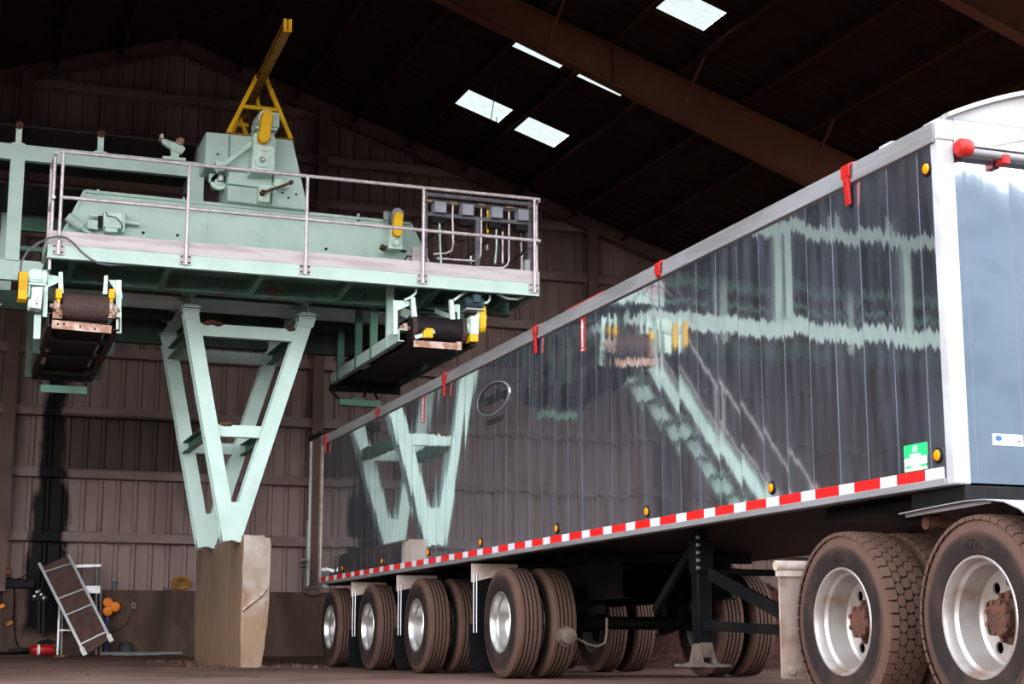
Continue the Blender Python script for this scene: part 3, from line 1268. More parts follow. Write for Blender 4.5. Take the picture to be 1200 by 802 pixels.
# mud flaps behind the wheels
for i, y in enumerate((14.98, 17.58, 19.58)):
    q = MB()
    q.prism([(X0 + .015, 1.08), (X0 + .62, 1.08), (X0 + .50, 1.0), (X0 + .30, .965), (X0 + .015, .90)], 'XZ', y - .008, y + .008)
    b_ = P('flap_bracket', q, M['white_d'], tr, smooth=0, label='pale mud flap bracket')
    q = MB()
    for xx in (X0 + .035, X0 + .065):
        q.cyl((xx, y - .015, .42), (xx, y - .015, .98), .007, 8)
    P('flap_rod', q, M['alu'], b_)
    q = MB()
    q.prism([(X0 - .01, .50), (X0 + .58, .50), (X0 + .58, .06), (X0 + .05, .06), (X0, .12)], 'XZ', y - .02, y - .010)
    q.box(X0 + .03, X0 + .58, y - .004, y + .004, .49, .92)
    P('mud_flap', q, M['chassis'], b_, label='dark mud flap')
# landing gear
for xx in (5.42, 7.28):
    q = MB()
    q.box(xx - .055, xx + .055, 10.725, 10.835, .30, 1.10)
    q.box(xx - .065, xx + .065, 10.710, 10.850, .80, 1.05)
    lg = P('landing_leg', q, M['chassis'], tr, bevel=.008, label='dark landing leg')
    q = MB()
    q.box(xx - .05, xx + .05, 10.725, 10.835, .20, .31)
    q.prism([(10.730, .30), (10.830, .30), (10.890, .17), (10.980, .155), (10.580, .155), (10.670, .17)], 'YZ', xx - .055, xx - .045)
    q.prism([(10.730, .30), (10.830, .30), (10.890, .17), (10.980, .155), (10.580, .155), (10.670, .17)], 'YZ', xx + .045, xx + .055)
    q.box(xx - .12, xx + .12, 10.560, 11.000, .135, .155)
    P('foot', q, M['dial'], lg, smooth=0, label='worn metal foot plate')
    q = MB()
    for k in range(5):
        q.cyl((xx - .09, 10.660, .84 + k * .055), (xx - .07, 10.660, .84 + k * .055), .012, 8)
    P('bolt', q, M['alu'], lg)
    q = MB()
    q.bar((xx, 10.640, .80), (xx + (.35 if xx < 6 else -.35), 9.640, .34), .035, .09)
    q.bar((xx, 10.940, .98), (xx, 11.590, .55), .035, .06)
    q.bar((xx, 10.740, .43), (xx + (.4 if xx < 6 else -.4), 9.440, .36), .05, .07)
    P('brace', q, M['chassis'], lg)
q = MB()
q.cyl((5.42, 10.78, .82), (7.28, 10.78, .82), .025, 10)
P('cross_shaft', q, M['chassis'], tr)
# air tank, brake chamber, hoses under the frame
q = MB()
q.lathe([(0, 0), (0, .10), (.02, .13), (.55, .13), (.57, .10), (.57, 0)], (5.9, 15.5, .75), 'X', 20)
P('air_tank', q, M['chassis'], tr)
c = at(665, 746, 13.1)
q = MB()
q.lathe([(-.06, 0), (-.06, .055), (-.05, .068), (.02, .072), (.02, .085), (.04, .085), (.05, .06), (.12, .04)], (c.x, c.y, c.z), 'Y', 24)
bc = P('brake_chamber', q, M['dial'], tr, label='pale round brake chamber')
q = MB()
pts = [at(675, 748, 13.2), at(688, 755, 13.2), at(700, 758, 13.2), at(709, 754, 13.2), at(711, 742, 13.2), at(711, 725, 13.3)]
q.tube(pts, .011, 8)
P('air_hose', q, M['dial'], bc)
# ------------------------------------------------------------------ TRACTOR (rear axles)
zt_ = .415
tk = T('truck_tractor', 'rear axles of a truck tractor with deep pale rims under the trailer nose', 'truck', (6.35, 7.4, -.105))
TT = .27
w_out = make_wheel(tk, 'lug', .52, .308, TT, (X0 + TT / 2, 8.27, zt_), True, M['rimwhite'], M['rust'], .09)
w_in = make_wheel(tk, 'lug', .52, .308, TT, (X0 + TT * 1.5 + .07, 8.27, zt_), False, M['rimwhite'], M['rust'], .02)
base = ORG[tk.name]
for i, y in enumerate((8.27, 6.97)):
    for k, (x_, rz, proto) in enumerate([(X0 + TT / 2, 0, w_out), (X0 + TT * 1.5 + .07, 0, w_in), (X1 - TT * 1.5 - .07, PI, w_in), (X1 - TT / 2, PI, w_out)]):
        if i == 0 and k < 2:
            continue
        dup(proto, tk, Vector((x_, y, zt_)) - base, rz)
    q = MB()
    q.cyl((X0 + .4, y, zt_), (X1 - .4, y, zt_), .085, 16)
    q.lathe([(-.2, .09), (-.12, .19), (.12, .19), (.2, .09)], (6.35, y, zt_), 'X', 20)
    P('axle', q, M['chassis'], tk)
for xx in (5.93, 6.77):
    q = MB()
    q.channel((xx, 3.6, .80), (xx, 9.0, .80), .09, .26, side=1 if xx < 6.35 else -1)
    P('frame_rail', q, M['chassis'], tk, smooth=0)
q = MB()
q.prism([(6.75, .93), (8.1, .93), (8.5, .78), (8.5, .86), (8.15, .975), (6.75, .975)], 'YZ', 5.9, 6.8)
P('fifth_wheel', q, M['chassis'], tk)
# quarter fender over the front drive wheel
prof = [(7.62, .985), (7.3, .998), (7.02, 1.005), (6.86, 1.0), (6.70, .975), (6.58, .93), (6.47, .86), (6.39, .77), (6.34, .66)]
q = MB()
for (a, za), (b, zb) in zip(prof, prof[1:]):
    q.bar((5.35, a, za), (5.35, b, zb), .62, .006)
q.bar((X0 + .04, prof[0][0], prof[0][1] - .008), (X0 + .04, prof[3][0], prof[3][1] - .008), .012, .02)
fd = P('fender', q, M['raildull'], tk, label='grey metal quarter fender')
q = MB()
q.cyl((5.20, 7.56, .935), (5.95, 7.50, .93), .026, 12)
q.lathe([(-.02, 0), (-.02, .036), (.02, .036), (.02, 0)], (5.19, 7.56, .935), 'X', 14)
q.box(5.18, 5.26, 7.53, 7.59, .955, .985)
P('fender_arm', q, M['rust'], fd)
# rear mud flap
q = MB()
q.box(X0 - .05, X0 + .62, 8.885, 8.90, .08, .75)
q.cyl((X0 + .02, 8.88, .13), (X0 + .02, 8.87, .13), .028, 10)
mf = P('mud_flap', q, M['mudflap'], tk, bevel=.004, label='dusty pale mud flap')
q = MB()
q.cyl((X0 - .07, 8.89, .765), (X0 + .9, 8.89, .765), .032, 14)
q.box(X0 - .06, X0 + .6, 8.87, 8.91, .70, .735)
P('flap_hanger', q, M['white_d'], mf)

# ------------------------------------------------------------------ PIER
UNIT[:] = [1.038, -.0095]
pr = T('concrete_pier', 'weathered concrete pier with a pale chipped end that carries the green steel legs', 'pier', (3.87, 21.2, .02))
q = MB()
ny_, nz_, nxp = 34, 18, 4
rnd = random.Random(5)


def pier_x(t, zz):
    lo = 3.70 + (.03 if zz < .5 else 0) * (1 - zz / .5)
    hi = 4.04 - max(0, .75 - zz) * .09
    return lo + (hi - lo) * t


bmq = bmesh.new()
bmesh.ops.create_cube(bmq, size=1)
bmesh.ops.subdivide_edges(bmq, edges=bmq.edges[:], cuts=11, use_grid_fill=True)
for v in bmq.verts:
    t, yy, zz = v.co.x + .5, v.co.y + .5, (v.co.z + .5) * 1.62
    v.co = Vector((pier_x(t, zz), 19.5 + 3.4 * yy, zz))
    j = .0055
    v.co += Vector((rnd.uniform(-j, j), rnd.uniform(-j, j) * 1.5, rnd.uniform(-j, j) if zz > .1 else 0))
    if zz > 1.5 and t > .8:
        v.co.z -= .03
        v.co.x -= .015
    if yy < .05 and zz < .25:
        v.co.y += .06
q.add([tuple(v.co) for v in bmq.verts], [])
bmq.verts.index_update()
q.f = [tuple(x.index for x in f.verts) for f in bmq.faces]
q.m = [0] * len(q.f)
bmq.free()
o = P('pier_block', q, M['pier'], pr, smooth=50, bevel=.012)
q = MB()
q.tube([(3.715, 19.48, .72), (3.80, 19.47, .80), (3.93, 19.47, .90), (4.0, 19.48, .99)], .014, 6)
P('tie_rod', q, M['rustplate'], pr, label='bent rod stuck to the end face')

# ------------------------------------------------------------------ STEEL SUPPORT FRAME
sf = T('support_frame', 'mint green double V of steel legs standing on the concrete pier', 'frame', (3.6, 20.6, 1.58))
for yy, dz in ((19.72, 0), (21.55, .03)):
    for (xb_, xt_) in ((3.565, 2.99), (3.605, 4.44)):
        q = MB()
        yo = yy + (.004 if xt_ > 4 else 0)
        q.ibeam((xb_, yo, 1.56 + dz), (xt_, yo, 4.35), .18, .20, (0, 1, 0), .016, .012)
        d_ = .0
        P('leg', q, M['mint'], sf, smooth=0)
        q = MB()
        q.box(xt_ - .105, xt_ + .105, yy - .13, yy + .13, 4.35, 4.372)
        q.box(xt_ - .12, xt_ + .12, yy - .13, yy + .13, 4.385, 4.405)
        q.prism([(xt_ - .11, 4.35), (xt_ + .11, 4.35), (xt_ + .08, 4.24), (xt_ - .08, 4.24)], 'XZ', yy - .106, yy - .095)
        for a in (-.07, .07):
            q.cyl((xt_ + a, yy - .09, 4.33), (xt_ + a, yy - .09, 4.42), .013, 8)
        P('cap_plate', q, M['mint'], sf, smooth=0)
    q = MB()
    q.prism([(3.47, 1.56 + dz), (3.70, 1.56 + dz), (3.74, 2.02), (3.50, 2.02)], 'XZ', yy - .098, yy + .098)
    P('foot_gusset', q, M['mint'], sf, smooth=0)
    q = MB()
    q.channel((3.09, yy, 4.135), (4.33, yy, 4.135), .10, .155, side=1)
    P('tie_beam', q, M['mint'], sf, smooth=0)
    q = MB()
    q.channel((3.34, yy, 2.895), (4.06, yy, 2.895), .10, .145, side=1)
    P('tie_beam', q, M['mint'], sf, smooth=0)
for xl, xr_, z in ((3.03, 4.36, 4.13), (3.27, 4.03, 2.88)):
    for xx in (xl, xr_):
        q = MB()
        q.channel((xx, 19.8, z), (xx, 21.5, z), .09, .15)
        P('side_tie', q, M['mint_d'], sf, smooth=0)
for grp in (((3.2, 4.215), (3.27, 4.23), (3.34, 4.215)), ((4.25, 4.215),), ((3.46, 2.975), (3.50, 2.98))):
    q = MB()
    for (xx, z) in grp:
        bmx = bmesh.new()
        bmesh.ops.create_icosphere(bmx, subdivisions=2, radius=.05)
        q.add([(xx + v.co.x * 1.3, 19.68 + v.co.y, z + v.co.z * .7 + rnd.uniform(-.006, .006)) for v in bmx.verts], [tuple(x.index for x in f.verts) for f in bmx.faces])
        bmx.free()
    P('dirt_crust', q, M['rust'], sf, label='red-brown dirt heaped on the tie beam')

# ------------------------------------------------------------------ WALKWAY PLATFORM
pf = T('walkway_platform', 'mint green railed walkway platform held high above the trailer', 'platform', (4.0, 18.4, 4.42))
q = MB()
q.channel((1.15, 17.94, 4.548), (6.905, 17.94, 4.548), .08, .155, side=1)
P('front_beam', q, M['mint'], pf, smooth=0)
q = MB()
for a, b in ((1.15, 4.72), (4.725, 6.905)):
    q.box(a, b, 17.893, 17.899, 4.622, 4.775)
P('toe_board', q, M['toe'], pf, smooth=0, label='pale toe board')
for xx in (1.17, 6.885):
    q = MB()
    q.channel((xx, 17.95, 4.548), (xx, 18.85, 4.548), .05, .155, side=-1 if xx > 3 else 1)
    q.box(xx - .015, xx + .015, 17.95, 18.85, 4.63, 4.77)
    P('end_beam', q, M['mint'], pf, smooth=0)
q = MB()
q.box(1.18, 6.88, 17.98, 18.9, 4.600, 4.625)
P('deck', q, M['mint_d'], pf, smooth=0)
q = MB()
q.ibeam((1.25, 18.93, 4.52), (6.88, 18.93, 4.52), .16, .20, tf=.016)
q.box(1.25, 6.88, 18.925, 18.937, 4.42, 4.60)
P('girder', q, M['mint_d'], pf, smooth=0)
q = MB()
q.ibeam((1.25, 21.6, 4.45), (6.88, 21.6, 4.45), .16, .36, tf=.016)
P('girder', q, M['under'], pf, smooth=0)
for xx in (1.45, 2.5, 3.56, 4.62, 5.7, 6.6):
    q = MB()
    q.prism([(17.98, 4.60), (18.85, 4.60), (18.85, 4.43), (18.02, 4.52)], 'YZ', xx - .006, xx + .006)
    q.bar((xx, 18.0, 4.51), (xx, 18.86, 4.425), .07, .01)
    P('bracket', q, M['mint_d'], pf, smooth=0)
for xx in (2.99, 4.44):
    q = MB()
    q.ibeam((xx, 19.56, 4.50), (xx, 21.75, 4.50), .17, .19, tf=.014, tw=.016)
    P('cross_beam', q, M['mint'], pf, smooth=0)
for yy in (19.9, 20.9):
    q = MB()
    q.channel((1.4, yy, 4.66), (6.7, yy, 4.66), .07, .16)
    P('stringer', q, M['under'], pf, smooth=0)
# bolts and plates of the girder
q = MB()
for xx, z in ((5.0, 4.50), (5.0, 4.55), (6.0, 4.52), (6.0, 4.57), (5.9, 4.52)):
    q.cyl((xx, 18.93, z), (xx, 18.9, z), .014, 8)
P('bolt', q, M['black'], pf)
# railing
for z in (5.672, 5.150):
    q = MB()
    a = 1.22 if z > 5.4 else 1.26
    q.tube([(a, 17.86, z), (6.90, 17.86, z)], .021, 12)
    P('rail', q, M['galv'], pf, label='galvanized rail')
for xx in (1.262, 2.645, 4.01, 5.42, 6.83):
    q = MB()
    q.tube([(xx, 17.86, 4.50), (xx, 17.86, 5.66)], .019, 12)
    r_ = P('rail_post', q, M['galv'], pf, label='galvanized rail post')
    q = MB()
    q.box(xx - .062, xx + .062, 17.884, 17.896, 4.505, 4.625)
    P('base_plate', q, M['toe'], r_, smooth=0)
    q = MB()
    for a in (-.042, .042):
        for z in (4.532, 4.598):
            q.cyl((xx + a, 17.886, z), (xx + a, 17.876, z), .011, 8)
    P('bolt', q, M['black'], r_)
for xx, y1 in ((1.185, 18.5), (6.90, 18.5)):
    q = MB()
    for z in (5.66, 5.15):
        q.tube([(xx, 17.88, z), (xx, y1, z)], .02, 10)
    q.tube([(xx, 17.98, 4.35 if xx < 3 else 4.6), (xx, 17.98, 5.66)], .019, 10)
    q.tube([(xx, y1, 4.6), (xx, y1, 5.66)], .019, 10)
    P('end_rail', q, M['galv'], pf)
# grey cable looping from the left drive over the beam
pts = [(24, 318), (25, 307), (32, 295), (45, 285), (58, 279), (68, 277), (78, 279), (86, 285), (95, 295), (105, 303), (116, 309), (130, 311), (150, 311)]
q = MB()
q.tube([at(a, b, 17.80 if i < 11 else 17.9 + .05 * (i - 10)) for i, (a, b) in enumerate(pts)], .012, 8)
tag(P('power_cable', q, M['steelgrey']), 'grey cable looping from the yellow guard over the left end of the walkway beam', 'cable')

# ------------------------------------------------------------------ MAIN CONVEYOR behind the walkway
mc = T('main_conveyor', 'long mint green belt conveyor running in from the left behind the railing', 'conveyor', (-1.5, 20.1, 4.49))
XLc = -6.5
for yy in (19.30, 21.0):
    q = MB()
    q.channel((XLc, yy, 6.035), (3.05, yy, 6.035), .09, .19, side=1)
    P('top_chord', q, M['mint'], mc, smooth=0)
    q = MB()
    q.channel((XLc, yy, 4.61), (1.30 if yy < 20 else 6.5, yy, 4.61), .09, .24, side=1)
    P('bottom_chord', q, M['mint'] if yy < 20 else M['under'], mc, smooth=0)
    for xx in (-5.5, -3.4, -1.3, .845, 2.95):
        q = MB()
        q.ibeam((xx, yy, 4.72), (xx, yy, 5.94), .16, .14, (0, 1, 0))
        P('post', q, M['mint'], mc, smooth=0)
for z, h_ in ((5.62, .17), (5.30, .06)):
    q = MB()
    q.channel((XLc, 21.05, z), (2.9, 21.05, z), .07, h_)
    P('side_rail', q, M['mint_d'], mc, smooth=0)
q = MB()
q.prism([(19.42, 6.40), (19.75, 6.17), (20.55, 6.17), (20.9, 6.40), (20.9, 6.42), (20.55, 6.19), (19.75, 6.19), (19.42, 6.42)], 'YZ', XLc, 2.95)
P('belt', q, M['belt'], mc, smooth=0, label='black belt')
q = MB()
q.box(XLc, 2.9, 19.45, 20.85, 5.70, 5.72)
P('return_belt', q, M['belt'], mc, smooth=0)
for xx in (-5, -4.05, -3.1, -2.15, -1.1, -.1, .842, 1.788):
    q = MB()
    q.box(xx - .035, xx + .035, 19.27, 19.33, 6.13, 6.345)
    q.prism([(xx - .09, 6.13), (xx + .09, 6.13), (xx + .06, 6.15), (xx - .06, 6.15)], 'XZ', 19.26, 19.34)
    i_ = P('idler_bracket', q, M['mint_w'], mc, bevel=.003)
    q = MB()
    q.cyl((xx, 19.24, 6.365), (xx, 19.42, 6.365), .046, 16)
    q.cyl((xx, 19.22, 6.365), (xx, 19.26, 6.365), .018, 10)
    P('roller', q, M['rust'], i_, label='rusty roller end')
# snub arm
q = MB()
a = [xz(187, 158, 19.25), xz(190, 157, 19.25), xz(192, 163, 19.25), xz(214, 171, 19.25), xz(217, 175, 19.25), xz(213, 181, 19.25), xz(207, 180, 19.25), xz(190, 168, 19.25)]
q.prism(a, 'XZ', 19.22, 19.30)
q.box(2.52, 2.80, 19.22, 19.36, 6.12, 6.16)
q.box(2.62, 2.72, 19.24, 19.30, 6.16, 6.26)
arm = P('tension_arm', q, M['mint_w'], mc, bevel=.004)
q = MB()
q.cyl((2.72, 19.2, 6.36), (2.72, 19.4, 6.36), .05, 16)
c = at(189, 162, 19.25)
q.cyl((c.x, 19.18, c.z), (c.x, 19.34, c.z), .024, 12)
P('roller', q, M['rustplate'], arm)
# round duct below the gallery
q = MB()
q.cyl((1.2, 20.35, 4.665), (6.7, 20.35, 4.665), .17, 24)
for xx in (1.9, 3.1, 4.0, 5.2, 6.2):
    q.cyl((xx, 20.35, 4.665), (xx + .03, 20.35, 4.665), .178, 24)
P('duct', q, M['duct'], mc, smooth=50, label='pale blue-green round duct')
# head pulley shaft bearing
c = at(257, 211, 19.0)
q = MB()
q.lathe([(0, 0), (0, .05), (.02, .052), (.02, .10), (.05, .105), (.08, .105)], (c.x, 18.98, c.z - .02), 'Y', 24)
q.box(c.x - .12, c.x + .12, 19.0, 19.08, c.z - .03, c.z + .07)
hb = P('bearing', q, M['mint_w'], mc)
q = MB()
q.cyl((c.x, 18.90, c.z), (c.x, 20.6, c.z), .034, 16)
P('shaft', q, M['alu'], hb, label='bright shaft end')
q = MB()
q.cyl((c.x, 19.4, c.z), (c.x, 20.85, c.z), .26, 32)
P('head_pulley', q, M['lag'], mc)

# ------------------------------------------------------------------ TRANSFER HOOD (low wide housing)
hd = T('transfer_hood', 'wide low mint green hood with sloping ends standing on the walkway platform', 'hood', (3.6, 19.9, 4.625))
q = MB()
poly = [(1.22, 4.63), (1.60, 5.545), (5.57, 5.515), (6.02, 4.63)]
q.prism(poly, 'XZ', 18.95, 20.8)
body = P('shell', q, M['mint'], hd, bevel=.012)
q = MB()
for a, b in (((1.60, 5.545), (5.57, 5.515)), ((1.22, 4.63), (1.60, 5.545)), ((5.57, 5.515), (6.02, 4.63))):
    q.bar((a[0], 18.94, a[1]), (b[0], 18.94, b[1]), .03, .035)
q.bar((1.66, 18.946, 5.46), (5.5, 18.946, 5.43), .01, .012)
q.bar((4.75, 18.946, 4.7), (5.1, 18.946, 5.32), .012, .015)
q.bar((3.05, 18.946, 4.64), (3.05, 18.946, 5.5), .012, .012)
for xx in (1.75, 2.75, 3.75, 4.9):
    q.box(xx - .012, xx + .012, 18.92, 18.97, 5.51, 5.58)
P('edge_lip', q, M['mint'], body)
q = MB()
for px, py in ((168, 273), (208, 276), (382, 292), (100, 290), (420, 258)):
    c = at(px, py, 18.95)
    q.cyl((c.x, 18.94, c.z), (c.x, 18.952, c.z), .018, 10)
P('port', q, M['black'], body)
# actuator on the left slope
y = 18.86
bx0, bz0 = xz(120, 268, y)
bx1, bz1 = xz(143, 252, y)
q = MB()
q.box(bx0, bx1, y - .08, y + .06, bz0, bz1)
q.box(bx0 + .02, bx1 - .05, y - .07, y + .05, bz0 - .05, bz0)
q.box(bx0 - .16, bx0 + .0, y - .02, y + .02, bz1 - .05, bz1 - .025)
q.box(bx0 - .17, bx0 - .05, y - .02, y + .02, bz0 - .02, bz0 + .09)
q.box(bx1 + .0, bx1 + .035, y - .05, y + .05, bz0 - .03, bz1 + .03)
q.cyl((bx1 + .03, y, (bz0 + bz1) / 2 + .01), (bx1 + .20, y, (bz0 + bz1) / 2), .022, 12)
ac = P('actuator', q, M['mint_w'], hd, bevel=.006)
q = MB()
a, b = at(79, 254, y), at(96, 267, y)
c = at(116, 283, y)
q.cyl(a, b, .055, 16)
q.cyl(b, c, .028, 12)
P('cylinder_rod', q, M['mint'], ac)
q = MB()
q.box(bx0 - .055, bx0 - .005, y - .03, y + .03, bz0 + .01, bz1 - .04)
q.tube([(bx0 + .02, y - .085, bz1 - .01), (bx0 + .04, y - .09, bz1 - .05), (bx0 + .14, y - .09, bz1 - .06), (bx1 - .01, y - .09, bz0 + .06), (bx1, y - .09, bz0)], .006, 6)
P('wiring', q, M['black'], ac)


# belt-guarded gear drive, seen from the front (guard in the XZ plane)
def guard_drive(parent, top, bot, y, r, gear, motor=True, dy=.12):
    q = MB()
    q.stadium(bot, top, r, 'XZ', y, y + dy, 12)
    g = P('belt_guard', q, M['yellow'], parent, bevel=.012, seg=3, label='yellow belt guard')
    x0_, x1_, z0_, z1_ = gear
    q = MB()
    q.prism([(x0_, z0_), (x1_, z0_), (x1_ - .01, z1_), (x0_ + .03, z1_)], 'XZ', y + dy - .02, y + dy + .20)
    cx_, cz2 = (x0_ + x1_) / 2, z0_ + (x1_ - x0_) * .5
    q.lathe([(-.01, 0), (-.01, .032), (-.035, .032), (-.035, .044), (-.012, .062), (-.012, .072), (.01, .074)], (cx_, y + dy - .02, cz2), 'Y', 24)
    gb = P('gearbox', q, M['mint_w'], parent, bevel=.01)
    return g, gb


g, gb = guard_drive(hd, xz(468, 253, 18.5), xz(466.5, 272, 18.5), 18.5, .055, (5.20, 5.38, 5.085, 5.36))
q = MB()
c = at(453, 253, 18.75)
q.cyl((c.x, c.y, c.z - .06), (c.x, c.y, c.z + .05), .04, 14)
q.cyl((c.x, c.y, c.z - .13), (c.x, c.y, c.z - .06), .018, 10)
q.cyl((c.x + .11, 18.62, c.z), (c.x + .11, 18.9, c.z), .075, 18)
P('motor', q, M['boxgrey'], hd)
q = MB()
q.bar(at(446, 289, 18.7), at(476, 295, 18.7), .05, .022)
q.bar(at(446, 289, 18.7), at(452, 292, 18.7), .09, .05)
P('shaft_bar', q, M['rust'], hd)
q = MB()
a, b = at(482, 310, 18.45), at(500, 292, 18.45)
q.box(a.x, b.x, 18.40, 18.56, 4.63, b.z)
jb = P('junction_box', q, M['toe'], hd, bevel=.006, label='pale grey junction box')
q = MB()
q.tube([(a.x, 18.45, a.z + .1), (a.x - .05, 18.45, a.z + .10), (a.x - .08, 18.45, a.z + .05), (a.x - .085, 18.45, 4.64)], .011, 8)
P('conduit', q, M['black'], jb)

# ------------------------------------------------------------------ HEAD CASING (tall box with the big drive)
hc = T('head_casing', 'tall mint green casing with a yellow belt guard at the end of the main conveyor', 'casing', (3.6, 19.7, 5.53))
q = MB()
q.prism([(2.97, 6.39), (4.03, 6.40), (4.245, 5.535), (3.25, 5.555), (3.25, 5.95), (2.97, 5.95)], 'XZ', 18.82, 20.55)
sh = P('shell', q, M['mint'], hc, bevel=.012)
q = MB()
q.bar((3.25, 18.812, 5.93), (3.75, 18.812, 5.93), .012, .015)
q.bar((3.25, 18.812, 5.76), (3.80, 18.812, 5.75), .012, .018)
q.bar((3.78, 18.812, 5.56), (3.80, 18.812, 6.0), .02, .02)
q.bar((3.25, 18.812, 6.1), (3.25, 18.812, 6.38), .012, .012)
P('seam_strip', q, M['mint_d'], sh)
q = MB()
for px, py in ((255, 181), (347, 228), (331, 226), (338, 232)):
    c = at(px, py, 18.82)
    q.cyl((c.x, 18.812, c.z), (c.x, 18.825, c.z), .014, 10)
P('port', q, M['black'], sh)
y = 18.40
t_, b_ = xz(314, 135, y), xz(310, 160, y)
q = MB()
q.stadium(b_, t_, .068, 'XZ', y, y + .13, 14)
P('belt_guard', q, M['yellow'], hc, bevel=.014, seg=3, label='yellow belt guard')
q = MB()
g0, g1 = xz(294, 202, 18.55), xz(322, 202, 18.55)
g2, g3 = xz(323, 165, 18.55), xz(298, 155, 18.55)
q.prism([g0, g1, g2, g3], 'XZ', 18.55, 18.83)
c = at(307, 188, 18.55)
q.lathe([(-.03, 0), (-.03, .04), (-.012, .04), (-.012, .095), (.01, .10)], (c.x, c.y, c.z), 'Y', 28)
q.lathe([(-.012, .0), (-.012, .13), (.01, .135)], (c.x + .03, c.y, c.z + .24), 'Y', 28)
gbx = P('gearbox', q, M['mint_w'], hc, bevel=.012)
q = MB()
q.lathe([(-.045, 0), (-.045, .018), (-.03, .034), (-.03, 0.04)], (c.x, c.y, c.z), 'Y', 20)
for s_ in (-1, 1):
    q.cyl((c.x + .03 + s_ * .095, 18.53, c.z + .20), (c.x + .03 + s_ * .095, 18.56, c.z + .20), .018, 6)
P('shaft', q, M['alu'], gbx)
q = MB()
c = at(312, 140, 18.6)
q.cyl((c.x, 18.54, c.z), (c.x, 19.0, c.z), .105, 24)
for k in range(14):
    t = 2 * PI * k / 14
    q.bar((c.x + .11 * math.cos(t), 18.6, c.z + .11 * math.sin(t)), (c.x + .11 * math.cos(t), 18.95, c.z + .11 * math.sin(t)), .012, .012)
q.box(c.x + .07, c.x + .15, 18.55, 18.7, c.z - .1, c.z + .08)
q.box(c.x - .13, c.x + .13, 18.56, 18.95, c.z - .14, c.z - .105)
for s_ in (-.08, .1):
    q.cyl((c.x + s_, 18.66, c.z - .42), (c.x + s_, 18.66, c.z - .12), .018, 10)
P('motor', q, M['mint_w'], hc)
q = MB()
q.bar(at(298, 166, 18.7), at(258, 196, 18.7), .03, .045)
q.cyl(at(256, 190, 18.72), at(254, 202, 18.72), .012, 8)
q.box(at(252, 200, 18.7).x, at(262, 200, 18.7).x, 18.66, 18.76, at(255, 200, 18.7).z, at(255, 190, 18.7).z)
P('torque_arm', q, M['mint_w'], hc)
q = MB()
a, b = at(302, 237, 18.7), at(316, 219, 18.7)
q.box(a.x, b.x, 18.66, 18.83, a.z, b.z)
c = at(326, 216, 18.76)
q.cyl((c.x, 18.72, c.z), (c.x, 18.83, c.z), .062, 18)
q.box(c.x - .09, c.x + .09, 18.77, 18.83, c.z - .05, c.z - .02)
P('small_gearbox', q, M['mint_w'], hc, bevel=.008)
q = MB()
q.bar(at(308, 226, 18.62), at(342, 214, 18.62), .02, .028)
a = at(308, 226, 18.62)
q.cyl((a.x, 18.6, a.z), (a.x, 18.66, a.z), .034, 14)
a = at(341, 214, 18.62)
q.cyl((a.x, 18.6, a.z), (a.x, 18.64, a.z), .03, 6)
P('lever', q, M['rust'], hc, label='rusty lever')

# ------------------------------------------------------------------ YELLOW HOIST FRAME
hj = T('hoist_frame', 'yellow steel hoist frame with a long jib beam above the mint green casing', 'hoist', (3.63, 19.5, 6.40))
yy, ap, l_, r_ = 18.9, (3.63, 7.2), (3.235, 6.405), (4.03, 6.41)
for (xx, zz) in (l_, r_):
    q = MB()
    q.bar((xx, yy, zz), (ap[0] + (-.05 if xx < 3.6 else .05), yy, ap[1]), .05, .05, (0, 1, 0))
    P('leg', q, M['yellow'], hj, smooth=0)
q = MB()
f_ = .48
q.bar((l_[0] + (ap[0] - l_[0]) * f_, yy, l_[1] + (ap[1] - l_[1]) * f_), (r_[0] + (ap[0] - r_[0]) * f_, yy, r_[1] + (ap[1] - r_[1]) * f_), .04, .045)
P('brace', q, M['yellow'], hj, smooth=0)
q = MB()
q.bar((l_[0] - .02, yy, l_[1] + .012), (r_[0] + .02, yy, r_[1] + .012), .07, .025)
P('sill_plate', q, M['yellow_d'], hj, smooth=0)
# rear legs on the back edge of the casing
for a, b in (((299, 108), (309, 150)), ((279, 135), (292, 166)), ((281, 135), (268, 166))):
    q = MB()
    q.bar(at(a[0], a[1], 20.4), at(b[0], b[1], 20.4), .05, .05, (0, 1, 0))
    P('leg', q, M['yellow'], hj, smooth=0)
q = MB()
q.bar(at(272, 146, 20.4), at(291, 147, 20.4), .04, .05)
q.bar(at(272, 146, 20.4), (3.33, 18.9, 6.62), .04, .04)
P('brace', q, M['yellow'], hj, smooth=0)
p_tip = at(337, 30, 16.6)
q = MB()
q.ibeam((3.70, 20.4, 7.20), (p_tip.x, p_tip.y, p_tip.z), .085, .13, tf=.016, tw=.014)
bm_ = P('jib_beam', q, M['yellow_d'], hj, smooth=0, label='dusty yellow jib beam')
q = MB()
for s_ in (-1, 1):
    q.box(p_tip.x + s_ * .028 - .018, p_tip.x + s_ * .028 + .018, p_tip.y - .012, p_tip.y, p_tip.z - .075, p_tip.z + .075)
q.box(p_tip.x - .046, p_tip.x + .046, p_tip.y - .01, p_tip.y, p_tip.z - .075, p_tip.z - .06)
P('end_plate', q, M['yellow'], bm_, smooth=0)

